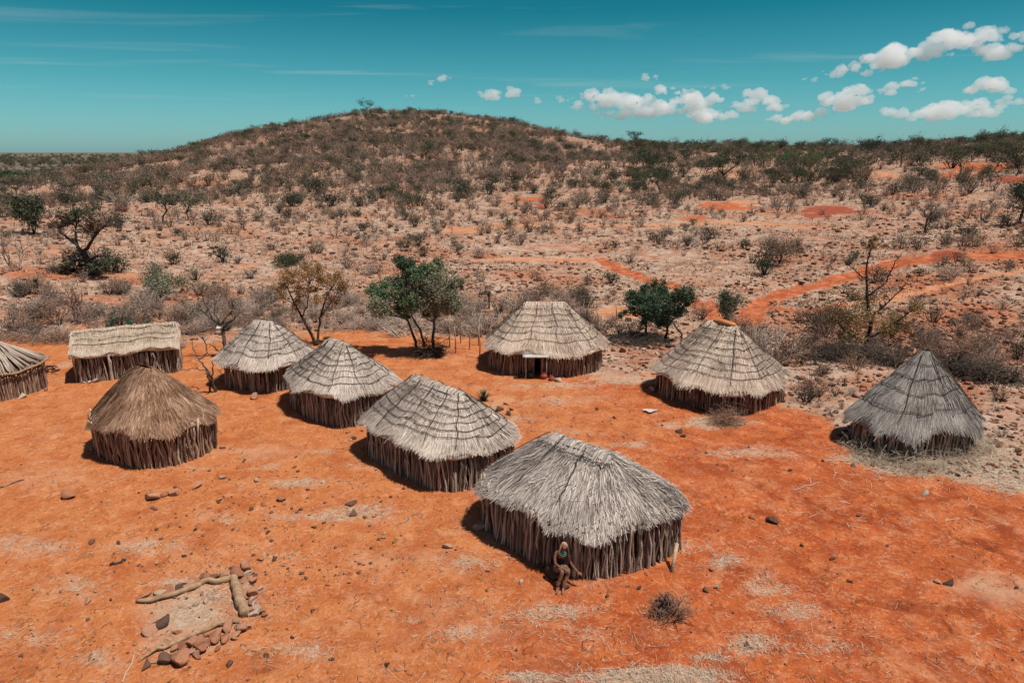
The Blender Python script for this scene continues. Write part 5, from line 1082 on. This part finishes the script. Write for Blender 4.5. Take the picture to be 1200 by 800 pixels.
for px, py, w, kd in [(562, 619, 19, 'pale'), (531, 573, 13, 'pale'), (525, 643, 13, 'red'), (572, 670, 6, 'pale'), (611, 682, 7, 'pale'), (664, 690, 10, 'dark'), (638, 662, 16, 'dark'), (604, 634, 10, 'red'), (903, 611, 16, 'dark'), (880, 607, 12, 'red'), (1083, 579, 12, 'pale'), (233, 570, 16, 'red'), (176, 586, 20, 'red'), (193, 582, 14, 'red'), (205, 580, 14, 'red'), (82, 583, 13, 'red'), (139, 637, 7, 'dark'), (108, 636, 10, 'dark'), (262, 560, 8, 'red'), (300, 563, 9, 'pale'), (320, 573, 8, 'red'), (246, 596, 8, 'red'), (258, 586, 10, 'red'), (330, 586, 9, 'red'), (310, 592, 7, 'red'), (294, 598, 8, 'dark'), (228, 622, 7, 'dark'), (412, 592, 12, 'dark'), (415, 603, 12, 'dark'), (368, 618, 7, 'dark'), (314, 624, 7, 'dark'), (3, 704, 17, 'dark'), (104, 705, 13, 'red'), (130, 703, 6, 'dark'), (322, 656, 8, 'dark'), (305, 657, 8, 'red'), (332, 663, 9, 'red'), (215, 652, 8, 'dark'), (390, 774, 8, 'dark'), (343, 747, 8, 'dark'), (366, 716, 7, 'dark'), (268, 780, 12, 'dark'), (313, 769, 8, 'dark'), (453, 780, 9, 'dark'), (359, 678, 6, 'dark'), (1113, 684, 14, 'dark'), (1098, 682, 8, 'red'), (975, 656, 7, 'dark'), (876, 756, 9, 'dark'), (826, 691, 10, 'dark'), (834, 669, 7, 'red'), (839, 689, 7, 'pale'), (735, 688, 9, 'red'), (749, 690, 7, 'dark'), (711, 700, 6, 'dark'), (757, 673, 7, 'red'), (995, 682, 7, 'dark'), (1000, 546, 9, 'dark'), (965, 540, 6, 'dark'), (925, 552, 6, 'dark'), (1005, 605, 6, 'dark'), (800, 512, 8, 'dark'), (797, 507, 10, 'dark'), (720, 490, 6, 'dark'), (700, 480, 6, 'dark'), (655, 447, 10, 'pale'), (715, 424, 8, 'pale'), (776, 415, 9, 'pale'), (765, 458, 9, 'pale'), (775, 461, 8, 'pale'), (590, 438, 11, 'red'), (585, 432, 6, 'dark'), (108, 527, 9, 'pale'), (225, 539, 9, 'red'), (262, 525, 8, 'red'), (55, 458, 7, 'red'), (28, 466, 11, 'pale'), (97, 449, 6, 'pale'), (104, 449, 7, 'pale'), (113, 447, 11, 'pale'), (123, 445, 10, 'pale'), (408, 508, 9, 'red'), (415, 514, 8, 'dark'), (425, 505, 9, 'red'), (410, 516, 7, 'red'), (585, 482, 10, 'dark'), (596, 486, 9, 'dark'), (592, 474, 9, 'red'), (600, 480, 7, 'red'), (578, 470, 8, 'red'), (509, 467, 6, 'dark'), (300, 467, 9, 'red'), (548, 598, 7, 'dark'), (1190, 690, 8, 'dark'), (1040, 640, 5, 'dark'), (940, 640, 6, 'dark')]:
    stone(px, py, w, kd, yard_label(px, py, w, kd), YG)
rg = g_(95)
for _ in range(95):                                   # the stony strip right of the farthest round hut
    px, py = rg.uniform(700, 775), rg.uniform(398, 440)
    if py > 440 - max(0, 735 - px) * .3: continue
    stone(px, py, rg.uniform(2.5, 7.5), rg.choice(['red', 'red', 'dark', 'pale']), rg.choice(['rubble stone in the stony strip right of the farthest round hut']), 'rubble of the stony strip')
mess = MB(); rockb = [rock_verts(g_(500 + i), ICO1, .5, 4, .7) for i in range(12)]
def rubble(n, px0, px1, py0, py1, smin, smax, mats=(0, 0, 1, 2), keep=lambda yd, rd: yd < .45 and rd < .15):
    px = rng.uniform(px0, px1, n); py = py0 + (py1 - py0) * rng.uniform(0, 1, n)
    d = np.stack([(px - 600) / FPX, cP + (400 - py) / FPX * sP, -sP + (400 - py) / FPX * cP], 1); t = -CAM_H / np.minimum(d[:, 2], -.02); x, y = d[:, 0] * t, d[:, 1] * t
    yd, rd = zmask(x, y); z = ground(x, y)
    for i in range(n):
        if not keep(yd[i], rd[i]): continue
        s = smin * (smax / smin) ** (rng.uniform() ** 2.2); a = rng.uniform(0, 6.28); V = rockb[int(rng.integers(12))] * s
        c_, s_ = math.cos(a), math.sin(a); V = np.stack([V[:, 0] * c_ - V[:, 1] * s_, V[:, 0] * s_ + V[:, 1] * c_, V[:, 2]], 1); mess.add(V + [x[i], y[i], z[i]], ICO1[1], mats[int(rng.integers(len(mats)))])
rubble(5200, -60, 1260, 305, 410, .03, .20); rubble(5200, -60, 1260, 235, 310, .05, .30); rubble(3200, 850, 1250, 300, 420, .03, .22); rubble(2200, 880, 1260, 415, 560, .02, .13)
rubble(1500, 760, 1250, 330, 470, .03, .18); rubble(900, 330, 720, 330, 410, .03, .18); rubble(1500, 420, 760, 300, 345, .04, .2)
o = mess.build('hillside_rubble', [M_stone, M_stone_dk, M_stone_pale]); tag(o, 'red-brown rubble strewn over the stony slope', 'rubble', kind='stuff')
mess = MB(); rubble(1500, -40, 1240, 430, 800, .008, .035, (0, 1, 1), lambda yd, rd: yd > .5)
rubble(700, 160, 480, 535, 690, .012, .06, (0, 1, 1), lambda yd, rd: True); rubble(350, 560, 900, 440, 560, .012, .05, (0, 1, 1), lambda yd, rd: True); rubble(200, 20, 330, 660, 800, .012, .05, (0, 1), lambda yd, rd: True)
o = mess.build('yard_gravel', [M_stone, M_stone_dk]); tag(o, 'scattered dark pebbles and gravel on the orange yard', 'gravel', kind='stuff')

# ------------------------------------------------------------------ dry grass and straw
def grass(n, r0, r1, hh, keep, nb=7, spread=.12):
    az = np.radians(rng.uniform(-41, 41, n)); r = np.sqrt(rng.uniform(r0 ** 2, r1 ** 2, n)); x, y = r * np.sin(az), r * np.cos(az)
    ok = keep(x, y) & (fbm(x / 3, y / 3, 15, 3) > rng.uniform(-.5, .25, n)); x, y = x[ok], y[ok]; z = ground(x, y); n = len(x)
    X = np.repeat(np.stack([x, y, z], 1), nb, 0); N = len(X); a = rng.uniform(0, 6.283, N); h = rng.uniform(.5, 1.2, N) * np.repeat(rng.uniform(*hh, n), nb)
    B = X + np.c_[rng.normal(size=(N, 2)) * spread, np.full(N, -.02)]; Tp = B + np.stack([np.cos(a) * h * .6, np.sin(a) * h * .6, h], 1)
    w = np.stack([-np.sin(a), np.cos(a), 0 * a], 1) * (.010 + .0012 * np.hypot(B[:, 0], B[:, 1]) * .35)[:, None]
    V = np.stack([B - w, B + w, Tp], 1).reshape(-1, 3); g.add(V, np.arange(N * 3).reshape(-1, 3))
g = MB()
def k_hill(x, y): yd, rd = zmask(x, y); return (yd < .3) & (rd < .25)
grass(9000, 32, 75, (.10, .28), k_hill); grass(9000, 75, 150, (.15, .38), k_hill, 6, .2); grass(3500, 26, 45, (.06, .2), k_hill)
o = g.build('dry_grass', M_grass); tag(o, 'pale dry grass covering the stony slope', 'grass', kind='stuff')
def litter(n, px0, px1, py0, py1, lo=.04, hi=.22, dens=None, wd=.0035):
    px = rng.uniform(px0, px1, n); py = rng.uniform(py0, py1, n)
    d = np.stack([(px - 600) / FPX, cP + (400 - py) / FPX * sP, -sP + (400 - py) / FPX * cP], 1); t = -CAM_H / d[:, 2]; x, y = d[:, 0] * t, d[:, 1] * t; z = ground(x, y)
    yd, rd, orr, pale, *_ = zones(x, y, z); ok = rng.uniform(0, 1, n) < (pale * .9 + .03 if dens is None else dens); x, y, z = x[ok], y[ok], z[ok]; n = len(x)
    a = rng.uniform(0, 6.283, n); L = rng.uniform(lo, hi, n) * .5; dd = np.stack([np.cos(a) * L, np.sin(a) * L, rng.uniform(-.01, .025, n)], 1); c = np.stack([x, y, z + .018 + rng.uniform(0, .02, n)], 1)
    P = np.stack([c - dd, c + dd * .1 + rng.normal(size=(n, 3)) * .012, c + dd], 1); w = np.stack([-np.sin(a), np.cos(a), rng.normal(size=n) * .4], 1)
    g.strips(P, w[:, None] * np.full((1, 3, 1), wd))
g = MB(); litter(34000, -20, 1220, 440, 810, .03, .14, None, .003); litter(1500, 300, 1220, 620, 810, .1, .4, .10, .0025); litter(14000, 500, 1000, 640, 815, .03, .17, None, .003)
litter(9000, 940, 1220, 490, 620, .1, .45, None, .0045)
o = g.build('straw_litter', M_straw); tag(o, 'pale straw and dead grass stalks lying on the yard', 'straw', kind='stuff')
g = MB(); litter(5000, -20, 1220, 440, 810, .03, .16, .2, .005); litter(900, 380, 760, 420, 520, .06, .3, .2, .008)
o = g.build('twig_litter', M_twig_dk); tag(o, 'scattered dark twigs lying on the yard', 'twigs', kind='stuff')
stick_thing('fallen_stick', at(129, 664) + Vector((0, 0, .03)), at(148, 657) + Vector((0, 0, .03)), .035, 'charred stick on the earth above the stone enclosure', 'stick', 'single sticks lying in the yard', M_bark_dk, 350)
stick_thing('fallen_stick', at(143, 800) + Vector((0, 0, .02)), at(160, 765) + Vector((0, 0, .02)), .011, 'thin pale reed left of the stone enclosure', 'stick', 'single sticks lying in the yard', M_straw, 351)
stick_thing('fallen_stick', at(927, 575) + Vector((0, 0, .02)), at(962, 566) + Vector((0, 0, .02)), .014, 'thin pale stick on the red earth left of the conical hut', 'stick', 'single sticks lying in the yard', M_twig_pale, 352)
stick_thing('fallen_stick', at(0, 572) + Vector((0, 0, .04)), at(30, 562) + Vector((0, 0, .04)), .03, 'reddish branch at the left edge of the yard', 'stick', 'single sticks lying in the yard', M_twig_rust, 353)

# ------------------------------------------------------------------ the woman sitting against the largest hut
def skinned(name, chain, m_, parent, sub=2, root=0):
    """chain: list of (xyz, radius, index of the joint it hangs on) grown into one smooth surface"""
    me = bpy.data.meshes.new(name); me.from_pydata([c[0] for c in chain], [(c[2], i) for i, c in enumerate(chain) if c[2] is not None], []); me.update()
    o = bpy.data.objects.new(name, me); COL.objects.link(o)
    o.modifiers.new('skin', 'SKIN'); me.materials.append(m_)
    if not me.skin_vertices: me.skin_vertices.new()
    for i, c in enumerate(chain):
        r = c[1] if isinstance(c[1], tuple) else (c[1], c[1]); sv = me.skin_vertices[0].data[i]; sv.radius = r; sv.use_root = (i == root)
    o.modifiers['skin'].use_smooth_shade = True; ss = o.modifiers.new('smooth', 'SUBSURF'); ss.levels = sub; ss.render_levels = sub
    if parent: o.parent = parent
    return o
M_skin = mat('brown_skin', [(.12, .052, .032), (.19, .09, .056), (.26, .135, .088)], island=0, namt=1, nscale=6, rough=.55)
M_hair = mat('ochre_hair', [(.20, .095, .05), (.33, .18, .10), (.46, .29, .18)], island=1, namt=.4)
M_hide = mat('tan_hide', [(.10, .06, .04), (.19, .12, .08), (.30, .205, .14)], island=0, namt=1, nscale=7)
M_blackcloth = mat('black_cloth', [(.012, .012, .014), (.03, .028, .03)], island=0, namt=1, nscale=9)
M_turq = mat('turquoise_beads', [(.025, .10, .085), (.05, .20, .17), (.22, .12, .08)], island=1, namt=.3, rough=.5)
M_metal = mat('copper_bands', [(.20, .10, .06), (.36, .21, .13)], island=1, namt=.3, rough=.4)
M_eye = mat('eye_white', [(.5, .48, .45), (.6, .58, .55)], island=0, namt=1, rough=.3)
M_lip = mat('lips', [(.15, .045, .035), (.2, .07, .05)], island=0, namt=1, rough=.5)
pf = at(650, 690); PO = Vector((pf.x + .10, pf.y + .40, pf.z))
ch = [((0, .02, .33), (.125, .10), None), ((.005, .0, .46), (.105, .085), 0), ((.01, -.03, .60), (.115, .085), 1), ((.02, -.055, .72), (.105, .07), 2), ((.028, -.075, .795), (.042, .042), 3),
      ((.035, -.095, .855), (.052, .058), 4), ((.042, -.105, .92), (.068, .078), 5), ((.045, -.10, .985), (.055, .062), 6)]
def limb(parent, pts):
    for i, (p, r) in enumerate(pts): ch.append((p, r, parent if i == 0 else len(ch) - 1))
    return len(ch) - 1
def hand(wi, d, side, dn):
    """palm and five unequal, bent fingers hanging on wrist joint wi"""
    w = np.array(ch[wi][0]); d = np.array(d) / np.linalg.norm(d); side = np.array(side) / np.linalg.norm(side); dn = np.array(dn)
    ch.append((tuple(w + d * .05), (.027, .015), wi)); pi = len(ch) - 1
    for k, (off, L) in enumerate([(-.028, .060), (-.010, .070), (.010, .066), (.027, .052)]):
        b = w + d * .085 + side * off; ch.append((tuple(b), .0095, pi)); ch.append((tuple(b + d * L * .5 + dn * .008), .0085, len(ch) - 1)); ch.append((tuple(b + d * L * .85 + dn * .03), .0075, len(ch) - 1))
    b = w + d * .03 - side * .03; ch.append((tuple(b), .011, pi)); ch.append((tuple(b + d * .03 - side * .022 + dn * .012), .0095, len(ch) - 1)); ch.append((tuple(b + d * .055 - side * .026 + dn * .02), .0085, len(ch) - 1))
wR = limb(3, [((-.115, -.045, .735), .048), ((-.155, -.085, .62), .042), ((-.15, -.15, .50), .035), ((-.06, -.29, .475), .031), ((.03, -.40, .495), .023)])
hand(wR, (.75, -.45, -.12), (.4, .7, .1), (0, 0, -1))
wL = limb(3, [((.155, -.055, .735), .048), ((.205, -.085, .62), .042), ((.235, -.15, .50), .035), ((.285, -.27, .455), .030), ((.34, -.38, .425), .022)])
hand(wL, (.75, -.5, -.25), (.5, .7, .1), (0, 0, -1))
limb(0, [((-.09, -.04, .31), .085), ((-.06, -.22, .385), .073), ((-.015, -.41, .455), .055), ((-.06, -.44, .30), .050), ((-.125, -.47, .10), .032), ((-.13, -.50, .045), .034), ((-.16, -.59, .025), (.034, .020)), ((-.175, -.645, .018), (.028, .013))])
limb(0, [((.09, -.04, .31), .085), ((.11, -.22, .375), .073), ((.13, -.40, .44), .055), ((.085, -.45, .29), .050), ((.01, -.51, .10), .032), ((.005, -.54, .045), .034), ((-.025, -.63, .025), (.034, .020)), ((-.04, -.69, .018), (.028, .013))])
woman = skinned('person', ch, M_skin, None); woman.location = PO; woman.rotation_euler = (0, R(4), R(8)); woman.scale = (.9, .9, .9)
tag(woman, 'seated woman with ochre braids and bead collar leaning forward at the hut wall', 'person')
def blob(name, c, r, m_, par=woman):
    b = MB(); b.add(ICO2[0] * np.array(r) + np.array(c), ICO2[1]); return b.build(name, m_, par, smooth=True)
hx, hy, hz = .044, -.105, .925                         # head centre
blob('nose', (hx - .002, hy - .083, hz - .012), (.012, .016, .020), M_skin)
for sx in (-1, 1):
    blob('eye', (hx + sx * .027, hy - .070, hz + .006), (.012, .007, .006), M_eye); blob('ear', (hx + sx * .070, hy + .008, hz - .005), (.010, .018, .028), M_skin)
blob('mouth', (hx - .001, hy - .074, hz - .046), (.022, .008, .008), M_lip)
hb = MB(); V = ICO3[0] * np.array([.082, .092, .085]); keep = (V[:, 1] > -.045) | (V[:, 2] > .045); V = np.where(keep[:, None], V, V * .72); hb.add(V + np.array([hx, hy + .012, hz + .022]), ICO3[1])
rgp = g_(777)
for k in range(40):                                   # long braids over the shoulders and back
    a = rgp.uniform(-.35, math.pi + .35); c0 = np.array([hx + math.cos(a) * .075, hy + .01 + math.sin(a) * .085, hz + .035]); L = rgp.uniform(.20, .34); o1 = np.array([math.cos(a), math.sin(a) * .8, 0])
    hb.tube([c0, c0 + o1 * .022 + [0, 0, -.09], c0 + o1 * .045 + [0, -.01, -L * .7], c0 + o1 * .05 + [0, -.035, -L]], [.011, .011, .010, .007], 5)
hb.build('braided_hair', M_hair, woman, smooth=True)
skinned('wrap_top', [((.0, .012, .38), (.13, .105), None), ((.005, .0, .47), (.118, .098), 0), ((.01, -.03, .60), (.128, .098), 1), ((.018, -.05, .68), (.112, .082), 2)], M_blackcloth, woman)
skinned('hide_skirt', [((0, .02, .31), (.145, .115), None), ((-.085, -.06, .32), .098, 0), ((-.055, -.22, .385), .087, 1), ((-.02, -.385, .445), .070, 2), ((.088, -.06, .32), .098, 0), ((.11, -.22, .375), .087, 4), ((.128, -.375, .432), .070, 5), ((.03, -.17, .30), .09, 0)], M_hide, woman)
nb = MB()
for k in range(3):
    an = np.linspace(0, 2 * math.pi, 25); nb.tube(np.c_[.026 + np.cos(an) * (.055 + .014 * k), -.085 + np.sin(an) * (.055 + .014 * k) - .012 * k, .785 - .018 * k - .25 * (.0) + np.sin(an) * .012 * (k + 1)], .008, 5)
nb.build('bead_collar', M_turq, woman, smooth=True)
def band(nm, p, q, r, n, m_):
    b = MB(); p = np.array(p); q = np.array(q); T = (q - p) / np.linalg.norm(q - p); A = np.cross(T, [0, 0, 1.0]); A /= np.linalg.norm(A); B = np.cross(T, A); an = np.linspace(0, 2 * math.pi, 13)
    for k in range(n):
        c = p + (q - p) * k / max(1, n - 1); b.tube(c + np.outer(np.cos(an), A) * r + np.outer(np.sin(an), B) * r, .006, 4)
    b.build(nm, m_, woman, smooth=True)
band('bracelet', (-.02, -.34, .485), (.015, -.385, .492), .030, 4, M_metal); band('bracelet', (.31, -.32, .441), (.33, -.36, .431), .029, 3, M_metal)
band('anklet', (-.118, -.466, .135), (-.098, -.457, .195), .043, 7, M_metal); band('anklet', (.018, -.50, .135), (.036, -.49, .195), .043, 7, M_metal)
o = bpy.data.objects.new('stone', STONES['dark'][2]); COL.objects.link(o); o.location = (PO.x - .02, PO.y + .06, float(ground(PO.x, PO.y))); o.scale = (.26, .25, .30)
tag(o, 'dark stone used as a seat by the woman at the largest hut', 'stone', YG)

# ------------------------------------------------------------------ clouds: far, real puffs of bright vapour
mc = bpy.data.materials.new('cloud_vapour'); mc.use_nodes = True
N, L = mc.node_tree.nodes, mc.node_tree.links; N.clear(); co = N.new('ShaderNodeOutputMaterial'); vv = N.new('ShaderNodeVolumeScatter')
vv.inputs['Color'].default_value = (.99, .99, .99, 1); vv.inputs['Density'].default_value = .0115; vv.inputs['Anisotropy'].default_value = 0.1; L.new(vv.outputs[0], co.inputs['Volume'])
CT = []
for k_ in range(3):
    ct = bpy.data.textures.new('cloud_billow', 'CLOUDS'); ct.noise_depth = 4; ct.noise_scale = (75, 26, 50)[k_]; CT.append(ct)
def cloud(label, lobes, seed):
    rg = g_(seed); D = rg.uniform(5600, 8200); s = D / FPX; px, py, _, _ = lobes[0]
    d = ray(px, py); p = d / math.hypot(d[0], d[1]) * D + np.array([0, 0, CAM_H]); b = MB()
    for lx, ly, w, h in lobes:
        W, Hh = w * s, h * s; n = max(4, int(w / 4.2)); ox, oz = (lx - px) * s, (py - ly) * s
        for i in range(n):
            fx = rg.uniform(-.5, .5); env = 1 - (abs(fx) * 1.9) ** 2 * .8; rad = Hh * .5 * rg.uniform(.34, .8) * max(.32, env); z = rg.uniform(-.30, .42) * Hh * env - .12 * Hh
            q = ICO3[0] * np.array([rad * 1.5, rad * 1.2, rad]); q[:, 2] = np.where(q[:, 2] < -.3 * rad, -.3 * rad + (q[:, 2] + .3 * rad) * .4, q[:, 2])
            b.add(q + [fx * W * .9 + ox, rg.uniform(-.5, .5) * Hh, z + oz], ICO3[1])
    o = b.build('cloud', mc, loc=p, smooth=True, rz=-math.atan2(d[0], d[1])); Hh = max(l[3] for l in lobes) * s
    rm = o.modifiers.new('union', 'REMESH'); rm.mode = 'VOXEL'; rm.voxel_size = max(Hh / 26, 2.5); rm.use_smooth_shade = True
    for q, (sc, st) in enumerate(((0, .34), (1, .16))):
        dm = o.modifiers.new('billow', 'DISPLACE'); dm.texture = CT[sc]; dm.texture_coords = 'GLOBAL'; dm.strength = min(Hh * st, 60); dm.mid_level = .48
    tag(o, label, 'cloud', 'small white clouds in the sky', 'thing')
for i, (lb, lobes) in enumerate([
    ('white puff of cloud just right of the hilltop', [(589, 108, 58, 17)]), ('small low wisp of cloud above the hilltop', [(520, 92, 18, 11), (506, 96, 18, 6)]), ('tiny cloud left of the biggest cloud bank', [(634, 117, 16, 9)]), ('tiniest cloud scrap above the hill', [(480, 112, 12, 6)]),
    ('small cloud floating above the biggest cloud bank', [(760, 91, 22, 9)]), ('biggest and longest bank of white cloud', [(712, 120, 86, 22), (762, 127, 120, 18), (700, 112, 40, 16), (740, 118, 60, 18), (806, 118, 60, 20), (775, 108, 50, 12), (664, 116, 26, 9), (730, 132, 70, 12)]),
    ('thin flat cloud trailing above the right end of the biggest bank', [(838, 102, 34, 7), (810, 107, 30, 9)]), ('low cloud at the right end of the biggest bank', [(824, 132, 38, 20), (850, 136, 22, 11)]), ('domed cloud between the two larger banks', [(890, 122, 60, 18), (886, 114, 30, 18)]),
    ('long cloud over the right-hand ridge', [(988, 116, 64, 20), (1000, 112, 34, 18), (950, 130, 70, 14), (935, 134, 40, 11)]), ('small round cloud right of the long ridge cloud', [(1055, 126, 34, 17)]), ('oval cloud between the upper and lower clouds', [(1056, 104, 46, 13), (1066, 98, 22, 12)]),
    ('high chain of three merging clouds', [(1045, 66, 60, 24), (1012, 77, 60, 13), (1102, 55, 60, 25), (1122, 47, 32, 13), (1075, 63, 44, 16), (978, 82, 26, 8)]), ('high cloud by the right edge of the sky', [(1172, 54, 50, 20), (1184, 47, 24, 12)]), ('lower cloud by the right edge, under the high one', [(1161, 107, 40, 20)]),
    ('low flat cloud just above the right-hand trees', [(1112, 128, 60, 22), (1135, 128, 50, 18), (1090, 132, 40, 12)]), ('thin cloud cut by the right edge', [(1180, 117, 46, 10), (1165, 125, 26, 8)]), ('highest tiny cloud above the chain', [(1133, 32, 20, 10)])]):
    cloud(lb, lobes, 700 + i)
